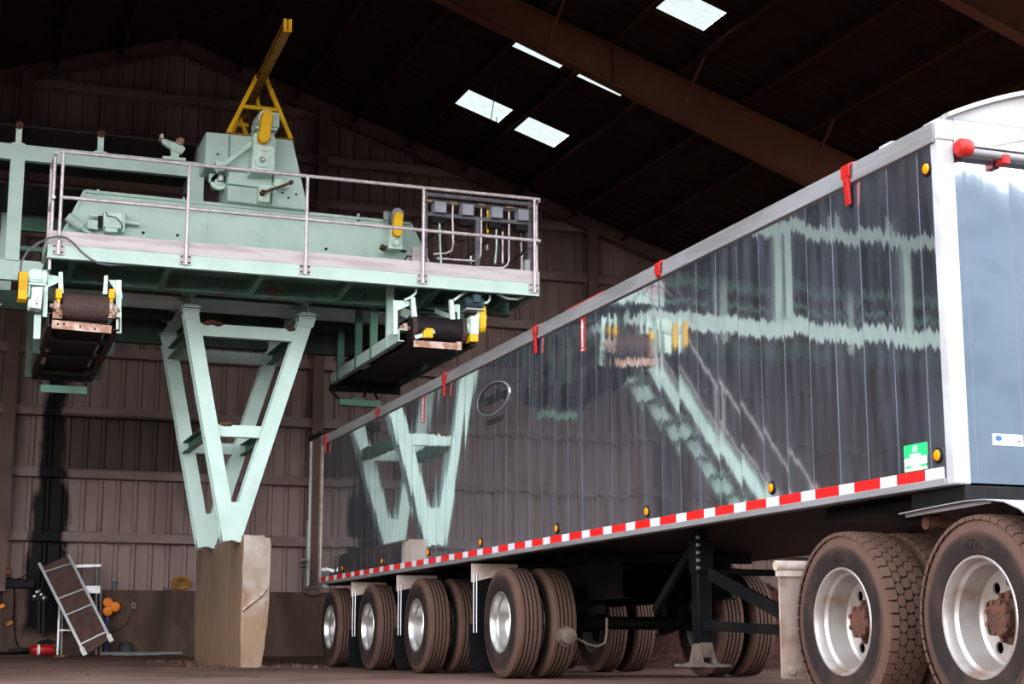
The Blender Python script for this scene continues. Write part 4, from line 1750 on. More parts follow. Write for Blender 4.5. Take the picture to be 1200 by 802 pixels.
# ------------------------------------------------------------------ ELECTRICAL RACK
RY = 18.22
er = T('electrical_rack', 'dark grey frame of electrical boxes and conduits at the right end of the walkway', 'rack', (6.25, RY, 4.63))
xl_, xm_, xr_ = at(498, 260, RY).x, at(559, 290, RY).x, at(620, 260, RY).x
zt2, zt1, zm = at(500, 228, RY).z, at(500, 236, RY).z, at(500, 251, RY).z
q = MB()
for xx in (xl_, xr_):
    q.box(xx - .025, xx + .025, RY - .025, RY + .025, 4.63, zt2 + .03)
q.box(xm_ - .025, xm_ + .025, RY - .025, RY + .025, 4.63, zm)
for z, h_ in ((zt2, .045), (zt1, .05), (zm, .045)):
    q.box(xl_, xr_, RY - .022, RY + .022, z - h_ / 2, z + h_ / 2)
P('rack_frame', q, M['steelgrey'], er, smooth=0)
for i, (px0, px1) in enumerate(((508, 522), (540.5, 554), (575, 588), (606, 618.5))):
    a, b = at(px0, 250, RY - .05), at(px1, 250, RY - .05)
    q = MB()
    q.box(a.x, b.x, RY - .10, RY + .06, zm + .01, zt1 - .01)
    bx_ = P('disconnect_box', q, M['boxgrey'], er, bevel=.008, label='grey electrical box')
    q = MB()
    q.box(a.x - .02, b.x + .0, RY - .06, RY + .05, zm - .11, zm - .03)
    P('gland_plate', q, M['black'], bx_)
for i, (pts, m_) in enumerate((
        ([(515, 262), (516, 290), (517, 309)], 'mint'),
        ([(530.5, 240), (530.5, 262), (531, 287), (529, 294), (523, 297), (508, 298)], 'galv'),
        ([(564, 243), (564, 270), (563.5, 298), (561, 303), (555, 306), (512, 303)], 'galv'),
        ([(581.5, 263), (582, 290), (580, 309)], 'mint'),
        ([(589, 272), (589, 309)], 'galv'),
        ([(596.5, 246), (596.5, 305), (594, 311), (589, 314), (560, 313)], 'galv'),
        ([(571.5, 243), (571.5, 273)], 'yellow'),
        ([(552, 300), (552, 310)], 'galv'))):
    q = MB()
    q.tube([at(a, b, RY - .03 + .01 * i) for a, b in pts], .013, 8)
    P('conduit', q, M[m_], er)
for pts in ([(520, 282), (524, 297), (533, 305), (545, 306)], [(531, 279), (537, 284), (545, 281)], [(549, 262), (549, 300), (556, 311)], [(586, 280), (590, 303), (598, 309)], [(545, 303), (560, 292), (575, 279)], [(598, 308), (612, 298), (617, 290)], [(604, 285), (610, 283), (614, 275)], [(612, 268), (613, 295)], [(500, 279), (506, 278), (511, 270)]):
    q = MB()
    P_ = [at(a, b, RY + .05) for a, b in pts]
    q.tube(P_, .011, 8)
    P('cable', q, M['black'], er)
for a, b in ((530.5, 239), (564, 241), (597, 244), (501, 236)):
    q = MB()
    c = at(a, b, RY - .03)
    q.box(c.x - .05, c.x + .05, RY - .06, RY, c.z - .012, c.z + .014)
    P('conduit_strap', q, M['brass'], er)
q = MB()
c = at(571, 290, RY - .02)
q.cyl((c.x, RY - .02, c.z - .035), (c.x, RY - .02, c.z + .03), .017, 10)
P('pull_handle', q, M['white'], er)
q = MB()
q.box(at(613.5, 300, RY).x, at(619, 300, RY).x, RY - .06, RY + .02, 4.63, at(617, 306, RY).z)
P('fitting', q, M['white'], er)


# ------------------------------------------------------------------ HANGING CONVEYORS
def pulley(name, parent, x0_, x1_, y, z, r, m, lag=None):
    q = MB()
    q.lathe([(x0_, 0), (x0_, r * .92), (x0_ + .02, r * .97), (x0_ + .06, r), (x1_ - .06, r), (x1_ - .02, r * .97), (x1_, r * .92), (x1_, 0)], (0, y, z), 'X', 36)
    p = P(name, q, m, parent, smooth=35)
    q = MB()
    q.cyl((x0_ - .13, y, z), (x1_ + .13, y, z), .025, 12)
    P('shaft', q, M['rustplate'], p)
    for xx in (x0_ - .09, x1_ + .05):
        q = MB()
        q.prism([(y - .09, z - .05), (y + .09, z - .05), (y + .055, z + .05), (y - .055, z + .05)], 'YZ', xx, xx + .045)
        P('bearing', q, M['white_d'], p, bevel=.008)
    return p


# right-hand one, over the trailer
rc = T('belt_conveyor', 'belt conveyor with a black head pulley hanging below the right end of the walkway', 'conveyor', (5.68, 19.8, 3.8), 'belt conveyors hanging below the walkway')
pulley('head_pulley', rc, 5.36, 6.02, 18.18, 4.02, .155, M['belt'])
q = MB()
for xx in (5.36, 5.98):
    q.lathe([(xx, .157), (xx, .163), (xx + .05, .163), (xx + .05, .157)], (0, 18.18, 4.02), 'X', 32)
P('pulley_band', q, M['lag'], rc)
for xx in (5.235, 6.13):
    q = MB()
    q.channel((xx, 18.1, 3.915), (xx, 21.5, 3.915), .07, .15, side=-1 if xx < 5.6 else 1)
    P('stringer', q, M['mint'] if xx < 5.6 else M['under'], rc, smooth=0)
q = MB()
q.box(5.38, 6.0, 18.18, 21.4, 3.858, 3.874)
q.box(5.38, 6.0, 18.18, 21.4, 4.165, 4.178)
P('belt', q, M['belt'], rc, smooth=0, label='black belt')
q = MB()
for yy in (18.7, 19.4, 20.1, 20.8, 21.4):
    q.box(5.27, 6.10, yy - .03, yy + .03, 3.90, 3.95)
P('cross_bar', q, M['chassis'], rc, smooth=0)
for xx, ys in ((5.235, (18.62, 19.35, 20.1, 21.05)), (6.13, (18.62, 20.1, 21.05))):
    for yy in ys:
        q = MB()
        q.channel((xx, yy, 3.84), (xx, yy, 4.62), .085, .075, (0, 1, 0))
        P('hanger', q, M['mint'] if yy < 19 and xx < 5.6 else M['mint_d'], rc, smooth=0)
# head plates
for poly, pl_, a, b in (
        ([xz(461, 352, 18.12), xz(480, 353, 18.12), xz(480, 358, 18.12), xz(466, 364, 18.12), xz(466, 392, 18.12), xz(461, 392, 18.12)], 'XZ', 18.12, 18.15),
        ([xz(481, 349, 18.1), xz(485, 349, 18.1), xz(488, 372, 18.1), xz(482, 372, 18.1)], 'XZ', 18.06, 18.12),
        ([xz(526, 352, 18.1), xz(530, 352, 18.1), xz(532.5, 375, 18.1), xz(527, 375, 18.1)], 'XZ', 18.06, 18.12),
        ([xz(531, 357, 18.12), xz(539, 357, 18.12), xz(539, 385, 18.12), xz(536, 385, 18.12), xz(536, 366, 18.12), xz(531, 366, 18.12)], 'XZ', 18.12, 18.15),
        ([(18.1, 4.20), (18.8, 4.42), (18.8, 4.36), (18.1, 4.14)], 'YZ', 5.86, 5.875),
        ([(18.1, 4.20), (18.8, 4.42), (18.8, 4.30), (18.1, 4.10)], 'YZ', 5.40, 5.415)):
    q = MB()
    q.prism(poly, pl_, a, b)
    P('head_plate', q, M['mint_w'], rc, smooth=0)
for pts in ([(474, 352), (481, 349), (487, 344), (488, 339)], [(532, 352), (540, 346), (548, 342)], [(560, 356), (571, 355), (574, 351), (574, 346)], [(583, 345), (595, 350), (605, 351), (614, 348)]):
    q = MB()
    q.tube([at(a, b, 18.05 + .02 * i) for i, (a, b) in enumerate(pts)], .016, 8)
    P('conduit', q, M['mint_w'], rc)
q = MB()
q.box(5.36, 5.94, 18.0, 18.03, 3.765, 3.845)
q.box(5.88, 5.95, 17.99, 18.035, 3.76, 3.86)
P('scraper', q, M['rustplate'], rc, bevel=.004, label='rusty scraper blade')
q = MB()
q.bar((5.37, 18.0, 3.875), (5.60, 17.95, 3.955), .03, .045)
P('scraper_arm', q, M['mint'], rc)
q = MB()
c = at(502, 391, 17.95)
q.box(c.x - .045, c.x + .045, 17.90, 17.99, c.z - .055, c.z + .055)
q.box(c.x - .065, c.x - .03, 17.91, 17.98, c.z - .06, c.z + .03)
P('switch', q, M['yellow'], rc, bevel=.006, label='yellow switch box')
q = MB()
a, b = at(544, 357, 18.1), at(565, 357, 18.1)
q.cyl((a.x, 18.1, 4.365), (b.x, 18.1, 4.365), .075, 20)
for k in range(5):
    xx = a.x + .03 + k * .04
    q.cyl((xx, 18.1, 4.365), (xx + .012, 18.1, 4.365), .082, 20)
q.box(a.x + .08, a.x + .17, 17.98, 18.06, 4.36, 4.45)
mt = P('motor', q, mat('teal_motor', (.035, .065, .075), (.03, .05, .06), .5), rc)
q = MB()
q.box(a.x, b.x, 18.0, 18.2, 4.265, 4.285)
P('motor_plate', q, M['white'], mt)
q = MB()
a, b = at(548.5, 372, 18.1), at(558, 394, 18.1)
q.box(a.x, b.x, 18.0, 18.2, b.z, a.z)
q.cyl((b.x - .02, 18.1, 4.20), (b.x + .13, 18.1, 4.20), .03, 12)
q.cyl((b.x + .03, 18.1, 4.05), (b.x + .03, 18.1, 4.27), .022, 10)
q.cyl((a.x - .05, 18.1, 4.05), (a.x, 18.1, 4.05), .075, 18)
P('gearbox', q, M['mint_w'], rc, bevel=.01)
q = MB()
a, b = at(549, 393, 18.05), at(558.5, 402, 18.05)
q.box(a.x, b.x, 17.98, 18.16, b.z, a.z)
P('gear_guard', q, M['yellow'], rc, bevel=.005, label='yellow guard under the gearbox')
q = MB()
a, b = at(564.5, 358, 18.0), at(571.5, 386, 18.0)
q.stadium((18.14, b.z + .06), (18.14, a.z - .06), .09, 'YZ', a.x, b.x)
P('belt_guard', q, M['yellow'], rc, bevel=.006, label='yellow belt guard')
# tail
q = MB()
q.box(5.2, 6.2, 21.45, 21.5, 3.75, 4.0)
P('tail_plate', q, M['chassis'], rc)
q = MB()
a, b = at(397, 468, 21.4), at(446, 478, 21.4)
q.box(a.x, b.x, 21.35, 21.45, b.z, a.z)
q.box(a.x + .18, a.x + .30, 21.35, 21.45, a.z, a.z + .03)
ts = P('tail_scraper', q, M['mint_d'], rc, bevel=.004)
for p0, p1 in (((385, 455), (401, 472)), ((437, 458), (443, 468)), ((427, 455), (427, 466))):
    q = MB()
    q.bar(at(p0[0], p0[1], 21.4), at(p1[0], p1[1], 21.4), .03, .03)
    P('scraper_hanger', q, M['black'], ts)

# left-hand one
lc = T('belt_conveyor', 'belt conveyor with a brown head pulley hanging below the left end of the walkway', 'conveyor', (1.58, 19.3, 3.6), 'belt conveyors hanging below the walkway')
pulley('head_pulley', lc, 1.345, 1.835, 18.02, 3.96, .148, M['lag'])
for xx in (1.235, 1.935):
    q = MB()
    q.channel((xx, 17.98, 3.80), (xx, 20.7, 3.66), .07, .15, side=-1 if xx < 1.6 else 1)
    P('stringer', q, M['stringer_dirty'], lc, smooth=0)
q = MB()
q.bar((1.59, 18.02, 3.80), (1.59, 20.6, 3.67), .50, .014)
q.bar((1.59, 18.02, 4.10), (1.59, 20.6, 3.95), .50, .014)
P('belt', q, M['belt'], lc, smooth=0, label='black belt')
q = MB()
for yy, zz in ((18.9, 3.72), (19.7, 3.68), (20.6, 3.62)):
    q.box(1.25, 1.92, yy - .03, yy + .03, zz, zz + .06)
P('cross_bar', q, M['stringer_dirty'], lc, smooth=0)
q = MB()
q.box(1.22, 1.94, 20.62, 20.70, 3.56, 3.75)
P('tail_plate', q, M['chassis'], lc)
for xx, yy, zb in ((1.17, 19.2, 3.62), (1.17, 20.5, 3.55), (2.0, 20.5, 3.58), (2.0, 19.2, 3.65)):
    q = MB()
    q.channel((xx, yy, zb), (xx, yy, 4.6), .09, .08, (0, 1, 0))
    P('hanger', q, M['under'], lc, smooth=0)
# lit plates at the head
y = 18.05
q = MB()
q.prism([xz(127, 328, y), xz(141, 329, y), xz(144, 350, y), xz(140, 349, y)], 'XZ', y, y + .012)
P('head_plate', q, M['mint_w'], lc, smooth=0)
q = MB()
q.prism([xz(135.5, 329, y), xz(142, 329, y), xz(142, 391, y), xz(136, 391, y)], 'XZ', y - .03, y)
P('head_plate', q, M['mint_w'], lc, smooth=0)
q = MB()
q.prism([xz(122, 324, y), xz(126, 324, y), xz(125, 346, y), xz(120, 346, y)], 'XZ', y - .05, y)
P('head_plate', q, M['mint_w'], lc, smooth=0)
q = MB()
q.prism([xz(68.5, 320, y), xz(73, 320, y), xz(74, 345, y), xz(68, 345, y)], 'XZ', y - .05, y)
P('head_plate', q, M['mint_w'], lc, smooth=0)
q = MB()
q.prism([xz(56, 322, y), xz(69, 324, y), xz(69, 331, y), xz(56, 337, y)], 'XZ', y, y + .012)
P('head_plate', q, M['mint_w'], lc, smooth=0)
q = MB()
q.prism([xz(51, 335, y), xz(56, 335, y), xz(55, 372, y), xz(50, 372, y)], 'XZ', y - .03, y)
P('head_plate', q, M['mint_w'], lc, smooth=0)
q = MB()
q.prism([xz(41, 367, y), xz(49, 367, y), xz(48, 395, y), xz(40, 395, y)], 'XZ', y + .1, y + .15)
P('head_plate', q, M['mint_w'], lc, smooth=0)
for px in (69, 131):
    q = MB()
    c = at(px, 345, 17.9)
    q.box(c.x - .033, c.x + .033, 17.87, 17.95, c.z - .05, c.z + .055)
    q.cyl((c.x, 17.91, c.z - .09), (c.x, 17.91, c.z - .05), .022, 10)
    sw = P('switch', q, M['yellow'], lc, bevel=.006, label='yellow switch box')
    q = MB()
    q.cyl((c.x, 17.93, c.z - .20), (c.x, 17.93, c.z - .09), .026, 12)
    q.box(c.x - .05, c.x + .05, 17.93, 17.99, c.z - .26, c.z - .19)
    q.cyl((c.x + .03, 17.9, c.z - .24), (c.x + .03, 17.95, c.z - .17), .02, 8)
    P('spring', q, M['rustplate'], sw)
q = MB()
a, b = at(61, 376, 17.86), at(132, 387, 17.86)
q.prism([xz(61, 375, 17.86), xz(131, 382, 17.86), xz(130, 391, 17.86), xz(61, 385, 17.86)], 'XZ', 17.85, 17.88)
for px, py in ((68, 380), (75, 380), (94, 383), (111, 386)):
    c = at(px, py, 17.85)
    q.mat(1).cyl((c.x, 17.852, c.z), (c.x, 17.84, c.z), .012, 8)
P('scraper', q, [M['rustplate'], M['black']], lc, smooth=0, label='rust-stained scraper blade')
# drive: plate guard, motor, reducer
q = MB()
a, b = at(22.5, 318, 17.95), at(31.5, 351, 17.95)
q.stadium((18.06, b.z + .09), (18.06, a.z - .09), .11, 'YZ', a.x, b.x)
q.box(a.x, b.x, 17.95, 18.17, b.z, a.z)
P('belt_guard', q, M['yellow'], lc, bevel=.005, label='yellow belt guard')
q = MB()
a, b = at(33, 322, 18.0), at(56, 325, 18.0)
q.lathe([(a.x, 0), (a.x, .075), (a.x + .03, .082), (b.x - .06, .082), (b.x - .055, .09), (b.x - .01, .09), (b.x, .07), (b.x, 0)], (0, 18.05, 4.27), 'X', 24)
for k in range(16):
    t = 2 * PI * k / 16
    q.bar((a.x + .03, 18.05 + .084 * math.cos(t), 4.27 + .084 * math.sin(t)), (b.x - .07, 18.05 + .084 * math.cos(t), 4.27 + .084 * math.sin(t)), .008, .012)
q.box(a.x + .01, b.x - .02, 17.95, 18.15, 4.165, 4.185)
P('motor', q, M['mint_w'], lc)
q = MB()
a, b = at(37.5, 336, 17.98), at(49, 363, 17.98)
q.prism([(a.x, a.z - .01), (b.x, a.z), (b.x - .01, b.z), (a.x - .01, b.z + .01)], 'XZ', 17.95, 18.15)
q.cyl((a.x - .05, 18.05, 4.12), (a.x + .02, 18.05, 4.12), .03, 12)
q.cyl((a.x - .03, 18.0, 4.03), (a.x - .03, 18.0, 4.19), .018, 10)
q.cyl((a.x - .03, 18.05, 3.96), (a.x, 18.05, 3.96), .07, 18)
gq = P('gearbox', q, M['mint_w'], lc, bevel=.01)
q = MB()
c = at(43, 354, 17.945)
q.mat(0).box(c.x - .016, c.x + .016, 17.944, 17.951, c.z - .04, c.z + .03)
q.mat(1).box(c.x - .010, c.x + .010, 17.942, 17.95, c.z - .03, c.z - .01)
q.mat(2).box(c.x - .010, c.x + .010, 17.942, 17.95, c.z + .012, c.z + .022)
P('nameplate', q, [M['whitemark'], M['black_ink'], M['red']], gq, smooth=0, label='small white plate')
q = MB()
a, b = at(47, 452, 20.6), at(101, 462, 20.6)
q.box(a.x, b.x, 20.5, 20.6, b.z, a.z)
q.box(a.x, b.x, 20.48, 20.5, b.z - .02, b.z + .03)
ts = P('tail_scraper', q, M['mint_d'], lc, bevel=.004)
for p0, p1 in (((46, 440), (48, 453)), ((99, 442), (101, 455))):
    q = MB()
    q.bar(at(p0[0], p0[1], 20.55), at(p1[0], p1[1], 20.55), .03, .03)
    P('scraper_hanger', q, M['black'], ts)

# ------------------------------------------------------------------ STAIRS at the far left (mirrored in the trailer's side)
stx = T('staircase', 'steep mint green stairs at the left, seen mirrored in the trailer side', 'stairs', (-1.3, 20.3, .05))
for yy in (19.85, 20.70):
    q = MB()
    q.channel((.70, yy, 4.394), (-3.53, yy, .06), .06, .24, (0, 0, 1))
    P('stringer', q, M['mint'], stx, smooth=0)
for k in range(17):
    t = (k + .5) / 17
    x_, z_ = .64 - 4.2 * t, 4.29 - 4.25 * t
    q = MB()
    q.box(x_ - .12, x_ + .12, 19.88, 20.67, z_, z_ + .03)
    P('tread', q, M['mint'], stx, smooth=0)
for yy in (19.85, 20.70):
    q = MB()
    q.tube([(.60, yy, 5.14), (-3.53, yy, .95)], .02, 8)
    for t in (.07, .35, .65, .97):
        x_, z_ = .92 - 4.45 * t, 4.62 - 4.54 * t
        q.tube([(x_, yy, z_), (x_, yy, z_ + .86)], .018, 8)
    P('handrail', q, M['galv'], stx)

UNIT[:] = [1.0, 0.0]
# ------------------------------------------------------------------ MULCH PILE beyond the trailer
q = MB()
rnd = random.Random(11)
vs_, fs_ = [], []
na, nr = 64, 26
cx_, cy_ = 10.75, 20.6
for i in range(nr + 1):
    r = i / nr
    for j in range(na):
        t = 2 * PI * j / na
        h = 1.42 * max(0, 1 - r ** 1.15) + rnd.uniform(-.05, .05) * (1 if r < .97 else 0)
        R_ = 2.5 * r * (1 + .12 * math.sin(3 * t + 1) + .05 * math.sin(7 * t))
        vs_.append((cx_ + R_ * math.cos(t), cy_ + R_ * math.sin(t) * .9, ground(cy_) - .06 + h))
for i in range(nr):
    for j in range(na):
        k = (j + 1) % na
        fs_.append((i * na + j, i * na + k, (i + 1) * na + k, (i + 1) * na + j))
q.add(vs_, fs_)
for _ in range(700):
    r, t = rnd.random() ** .6, rnd.uniform(0, 2 * PI)
    h = 1.42 * (1 - r ** 1.15)
    c = Vector((cx_ + 2.4 * r * math.cos(t), cy_ + 2.15 * r * math.sin(t), ground(cy_) - .04 + h))
    d = Vector((rnd.uniform(-1, 1), rnd.uniform(-1, 1), rnd.uniform(-.4, .6))).normalized() * rnd.uniform(.04, .12)
    q.bar(c - d, c + d, rnd.uniform(.02, .05), rnd.uniform(.01, .03))
o = P('mulch_pile', q, M['mulch'], smooth=60)
o['kind'] = 'stuff'
o['label'] = 'dark heap of brown mulch on the floor beyond the trailer'
o['category'] = 'mulch'

rnd = random.Random(21)
q = MB()
for k in range(260):
    if k < 230:
        x_, y_ = rnd.uniform(3.2, 4.9), rnd.uniform(19.6, 23.9)
        if 3.78 < x_ < 4.25 and y_ > 20.15:
            x_ = rnd.choice((rnd.uniform(3.45, 3.8), rnd.uniform(4.2, 4.5)))
    else:
        x_, y_ = rnd.uniform(.5, 4.8), rnd.uniform(14, 29)
    rr = rnd.uniform(.010, .035) * (1 if k < 230 else .5)
    bmx = bmesh.new()
    bmesh.ops.create_icosphere(bmx, subdivisions=1, radius=rr)
    q.add([(x_ + v.co.x * rnd.uniform(.8, 1.5), y_ + v.co.y, ground(y_) + .25 * rr + v.co.z * .7) for v in bmx.verts], [tuple(p.index for p in f.verts) for f in bmx.faces])
    bmx.free()
o = P('dirt_clods', q, mat('clod_dirt', (.115, .064, .048), (.075, .04, .03), .9), smooth=0)
o['kind'] = 'stuff'
o['label'] = 'small clods of brown dirt strewn over the floor around the pier'
o['category'] = 'dirt'

# ------------------------------------------------------------------ CLUTTER along the end wall
# leaning work platform: plywood deck in an aluminium frame
p_tl, p_bl, p_tr, p_br = at(46, 661, 29.05), at(99, 767, 28.55), at(80, 651, 29.05), at(130, 751, 28.55)
wp = T('work_platform', 'brown plywood work platform in an aluminium frame leaning tilted against the step ladder', 'platform', tuple(p_bl))
q = MB()
nrm = (p_br - p_bl).cross(p_tl - p_bl).normalized()
if nrm.y > 0:
    nrm = -nrm


def lerp(a, b, t):
    return a + (b - a) * t


def pl(u, v, o=0):
    return lerp(lerp(p_bl, p_br, u), lerp(p_tl, p_tr, u), v) + nrm * o


q.add([pl(.06, -.01, .0), pl(.97, .02, .0), pl(.97, 1.0, .0), pl(.06, .96, 0), pl(.06, -.01, -.02), pl(.97, .02, -.02), pl(.97, 1.0, -.02), pl(.06, .96, -.02)], [(0, 1, 2, 3), (7, 6, 5, 4), (0, 4, 5, 1), (1, 5, 6, 2), (2, 6, 7, 3), (3, 7, 4, 0)])
P('plywood_deck', q, M['plywood'], wp, smooth=0, label='brown plywood sheet')
for u in (.0, 1.0):
    q = MB()
    q.bar(pl(u, 0, .02), pl(u, 1.0, .02), .045, .06, nrm)
    P('side_rail', q, M['alu'], wp, smooth=0)
for v in (.10, .42, .60, .90):
    q = MB()
    q.bar(pl(0, v, .02), pl(1, v, .02), .025, .03, nrm)
    P('cross_bar', q, M['alu'], wp, smooth=0)
for u in (0, 1):
    q = MB()
    q.bar(pl(u, -.02, .03), pl(u, .06, .03), .075, .07, nrm)
    P('corner_cap', q, M['whitemark'], wp, smooth=0)
q = MB()
q.tube([pl(1.0, 1.0, .02), pl(1.0, 1.05, .03), pl(.97, 1.09, .03), pl(.96, 1.12, .03)], .014, 8)
P('hook', q, M['steelgrey'], wp)

# step ladder behind it
sl = T('step_ladder', 'aluminium step ladder standing behind the leaning plywood platform', 'ladder', (2.73, 29.25, .16))
for (px, py, qx, qy) in ((67, 770, 70, 697), (71.5, 770, 73, 700), (112, 768, 113, 664), (117.5, 768, 118, 662)):
    q = MB()
    q.bar(at(px, py, 29.15), at(qx, qy, 29.25), .03, .03)
    P('ladder_leg', q, M['alu'], sl, smooth=0)
q = MB()
q.bar(at(86, 664, 29.25), at(119, 663, 29.25), .03, .05)
P('top_bar', q, M['alu'], sl, smooth=0)
for a, b, z in (((68, 739), (84, 739), .03), ((99, 692), (117, 692), .10), ((100, 688), (117, 688), .03)):
    q = MB()
    q.bar(at(a[0], a[1], 29.2), at(b[0], b[1], 29.2), .06, z)
    P('step', q, M['alu'], sl, smooth=0)
q = MB()
a = at(69, 770, 29.15)
q.box(a.x - .10, a.x + .10, 29.08, 29.22, a.z - .03, a.z + .03)
P('ladder_foot', q, M['hose'], sl, bevel=.01, label='yellow ladder feet')

# blue post with three orange pads
po = T('marker_post', 'blue post with three round orange pads at its top, beside the leaning platform', 'post', (3.22, 29.2, .165))
q = MB()
q.box(3.19, 3.245, 29.18, 29.23, .18, .93)
P('post', q, M['bluepaint'], po, bevel=.004)
for k, t in enumerate((0, 2.1, 4.2)):
    q = MB()
    c = Vector((3.25 + .085 * math.cos(t), 29.17, 1.0 + .085 * math.sin(t)))
    q.lathe([(-.05, 0), (-.05, .045), (-.035, .08), (.02, .088), (.035, .07), (.035, 0)], c, 'Y', 20)
    P('pad', q, M['orange'], po, label='round orange pad')
q = MB()
q.box(3.09, 3.37, 29.1, 29.3, .15, .185)
P('foot', q, M['red'], po, bevel=.006, label='red foot plate')

# upturned rubber bucket
q = MB()
q.lathe([(0, .155), (.02, .15), (.16, .12), (.225, .105), (.24, .09), (.245, 0)], (3.54, 29.15, .155), 'Z', 28)
tag(P('bucket', q, mat('grey_black_rubber', (.05, .05, .052), (.035, .034, .036), .6), smooth=40), 'upturned dark rubber bucket on the floor between the blue post and the pale pipe', 'bucket')
# pale pipe on the floor along the wall
q = MB()
q.cyl((3.10, 29.0, .20), (4.50, 29.1, .205), .03, 12)
q.cyl((3.3, 28.9, .185), (4.1, 28.95, .19), .022, 12)
tag(P('floor_pipe', q, M['raildull']), 'pale pipe lying on the floor along the end wall', 'pipe')
# long dark pipe on the floor at the left
q = MB()
q.tube([(.6, 28.8, .195), (1.2, 28.75, .20), (1.9, 28.7, .215)], .028, 10)
tag(P('dark_hose', q, M['rubber']), 'dark hose lying on the floor left of the red cylinder', 'hose')
# red gas cylinder lying
cy2 = T('gas_cylinder', 'small red gas cylinder lying on the floor below the hanging straps', 'cylinder', (2.1, 28.55, .17))
zc_ = .265
q = MB()
q.lathe([(1.90, .0), (1.90, .03), (1.935, .07), (1.97, .088), (2.26, .088), (2.295, .07), (2.30, .0)], (0, 28.55, zc_), 'X', 24)
P('body', q, M['red'], cy2, smooth=45)
q = MB()
q.lathe([(2.02, .0895), (2.02, .0905), (2.065, .0905), (2.065, .0895)], (0, 28.55, zc_), 'X', 24)
P('label_band', q, M['whitemark'], cy2)
q = MB()
q.cyl((1.80, 28.55, zc_), (1.92, 28.55, zc_), .035, 12)
q.bar((1.55, 28.55, zc_ - .02), (1.84, 28.55, zc_ + .01), .05, .07)
P('valve', q, M['black'], cy2, bevel=.008)
q = MB()
q.prism([(2.02, .36), (2.28, .36), (2.34, .40), (2.20, .45), (2.06, .41)], 'XZ', 28.62, 28.68)
tag(P('blade_guard', q, M['chassis'], bevel=.01), 'dark flat guard lying behind the red cylinder', 'guard')

# hanging straps with shiny hooks
hk = T('hook_strip', 'cluster of shiny hooks on the soot-black patch of the end wall', 'hooks', (2.05, 29.37, 1.15))
for (px, py) in ((40, 699), (43, 694), (48, 697), (51, 701), (45, 693)):
    q = MB()
    c = at(px, py, 29.36)
    q.lathe([(-.012, .0), (-.012, .018), (.0, .026), (.02, .026)], c, 'Y', 12)
    q.tube([c, c + Vector((.02, -.02, .03)), c + Vector((.035, -.01, .0))], .008, 6)
    P('hook', q, M['alu'], hk)
q = MB()
q.box(1.95, 2.22, 29.385, 29.42, 1.10, 1.20)
P('back_plate', q, M['black'], hk)
for px, y0_, y1_, nm in ((45.5, 705, 742, 'shorter black strap hanging from the hooks on the end wall'), (51, 703, 746, 'longer black strap hanging from the hooks, nearer the leaning platform')):
    q = MB()
    a, b = at(px, y0_, 29.33), at(px - .6, y1_, 29.33)
    q.bar(a, b, .05, .012, (0, 1, 0))
    tag(P('strap', q, M['black']), nm, 'strap')

# things on the ledge
q = MB()
a = at(3, 683, 29.5)
lg_ = T('tool_bag', 'slumped black tool bag on the concrete ledge at the left edge', 'bag', (1.70, 29.5, 1.30))
q.prism([(1.40, 1.30), (1.98, 1.30), (2.02, 1.38), (1.98, 1.52), (1.90, 1.50), (1.84, 1.44), (1.74, 1.50), (1.66, 1.46), (1.58, 1.50), (1.44, 1.47), (1.38, 1.38)], 'XZ', 29.44, 29.60)
P('bag_body', q, M['black'], lg_, bevel=.03, seg=3)
q = MB()
q.tube([(1.78, 29.45, 1.48), (1.80, 29.43, 1.54), (1.88, 29.43, 1.54), (1.90, 29.45, 1.49)], .012, 8)
P('bag_handle', q, M['black'], lg_)
og = T('angle_grinder', 'orange hand tool lying on top of the black bag at the left edge', 'tool', (1.46, 29.5, 1.47))
q = MB()
q.bar((1.38, 29.44, 1.56), (1.60, 29.44, 1.60), .10, .10)
q.bar((1.40, 29.44, 1.52), (1.52, 29.44, 1.66), .08, .07)
P('tool_body', q, mat('dull_orange', (.40, .13, .05), (.28, .09, .04), .6), og, bevel=.02)
q = MB()
q.bar((1.36, 29.43, 1.50), (1.46, 29.43, 1.545), .06, .06)
P('tool_head', q, M['alu'], og, bevel=.01)
q = MB()
c = (4.50, 29.52, 1.39)
for k in range(4):
    pts = []
    for i in range(25):
        t = 2 * PI * i / 24
        pts.append((c[0] + (.15 - .02 * k) * math.cos(t), c[1] - .03 + .02 * k, c[2] + .045 + (.10 - .012 * k) * math.sin(t)))
    q.tube(pts, .022, 8, cap=False)
tag(P('hose_coil', q, M['hose']), 'coil of dull yellow hose standing on the ledge next to the concrete pier', 'hose')
q = MB()
q.box(4.20, 4.335, 29.44, 29.54, 1.30, 1.345)
tag(P('flat_case', q, M['steelgrey'], bevel=.01), 'small flat grey case on the ledge beside the yellow hose coil', 'case')
sb = T('spray_bottle', 'small grey spray bottle standing alone on the ledge right of the step ladder', 'bottle', (3.345, 29.48, 1.30))
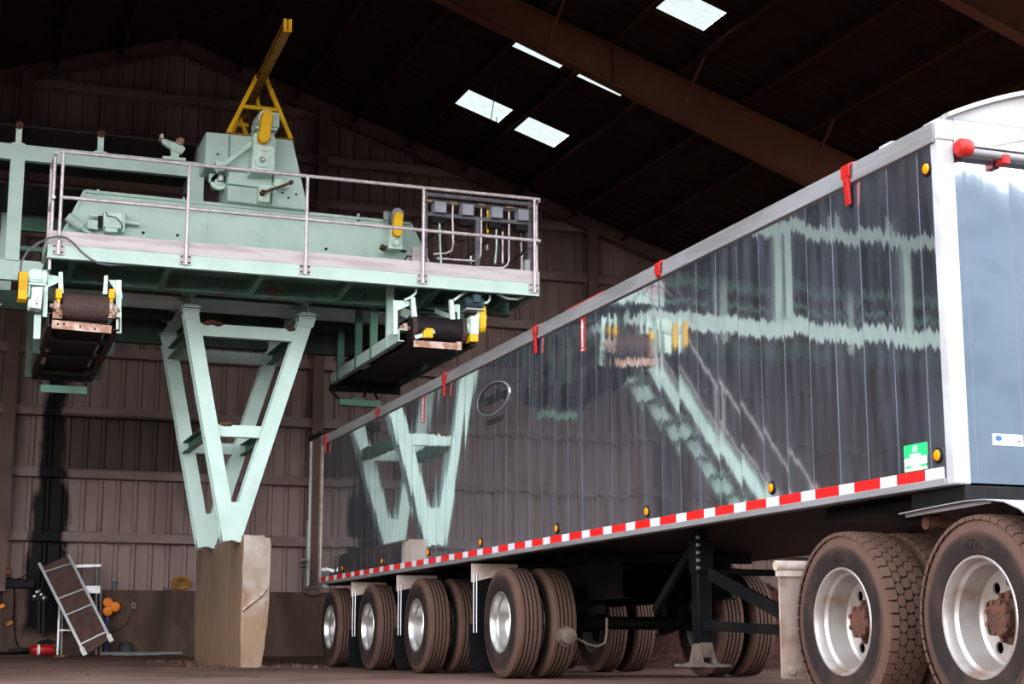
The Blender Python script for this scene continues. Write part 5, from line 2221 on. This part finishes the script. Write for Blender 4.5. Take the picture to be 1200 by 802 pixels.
q = MB()
q.lathe([(0, 0), (0, .04), (.01, .045), (.11, .045), (.14, .02), (.16, .018), (.16, 0)], (3.345, 29.48, 1.30), 'Z', 16)
P('body', q, M['steelgrey'], sb)
q = MB()
q.box(3.30, 3.37, 29.46, 29.50, 1.46, 1.50)
P('spray_head', q, M['boxgrey'], sb, bevel=.006)
# cords hanging at the left
for px, plug_py, pts, nm in ((1.5, 711, [(1, 690), (1.5, 700), (1.5, 708)], 'short black cord with an orange plug hanging at the left edge of the ledge'), (11, 731, [(16, 690), (17, 700), (17.5, 712), (15, 725), (12, 730)], 'black cord with a yellow plug hanging below the tool bag')):
    cdx = T('hanging_cord', nm, 'cord', tuple(at(px, plug_py, 29.38)))
    q = MB()
    q.tube([at(a, b, 29.38) for a, b in pts], .010, 8)
    P('cord', q, M['rubber'], cdx)
    q = MB()
    c = at(px, plug_py, 29.38)
    q.bar(c + Vector((-.05, 0, -.03)), c + Vector((.05, 0, .03)), .06, .075)
    P('plug', q, M['orange'] if px < 5 else M['hose'], cdx, bevel=.015, label='bright plug')
q = MB()
q.tube([at(a, b, 29.33) for a, b in ((16.5, 690), (16.5, 715), (17, 735), (19, 752), (24, 762), (30, 764))], .010, 8)
tag(P('long_cord', q, M['rubber']), 'long black cord running from the tool bag down to the floor', 'cord')
# wall outlet
q = MB()
c = at(156.5, 710, 29.41)
q.box(c.x - .03, c.x + .03, 29.40, 29.425, c.z - .05, c.z + .05)
so = T('wall_outlet', 'small pale outlet on the dark stem wall between ladder and pier', 'outlet', (c.x, 29.41, c.z))
P('outlet_plate', q, M['raildull'], so, bevel=.004)
q = MB()
q.box(c.x - .012, c.x + .012, 29.394, 29.402, c.z - .025, c.z + .025)
P('socket', q, M['black'], so)
q = MB()
q.tube([at(a, b, 29.40) for a, b in ((156, 715), (153, 722), (148, 732), (140, 738), (130, 742), (126, 744))], .010, 6)
tag(P('thin_cord', q, M['rust']), 'thin brown cord trailing from the pale wall outlet down to the blue post', 'cord')
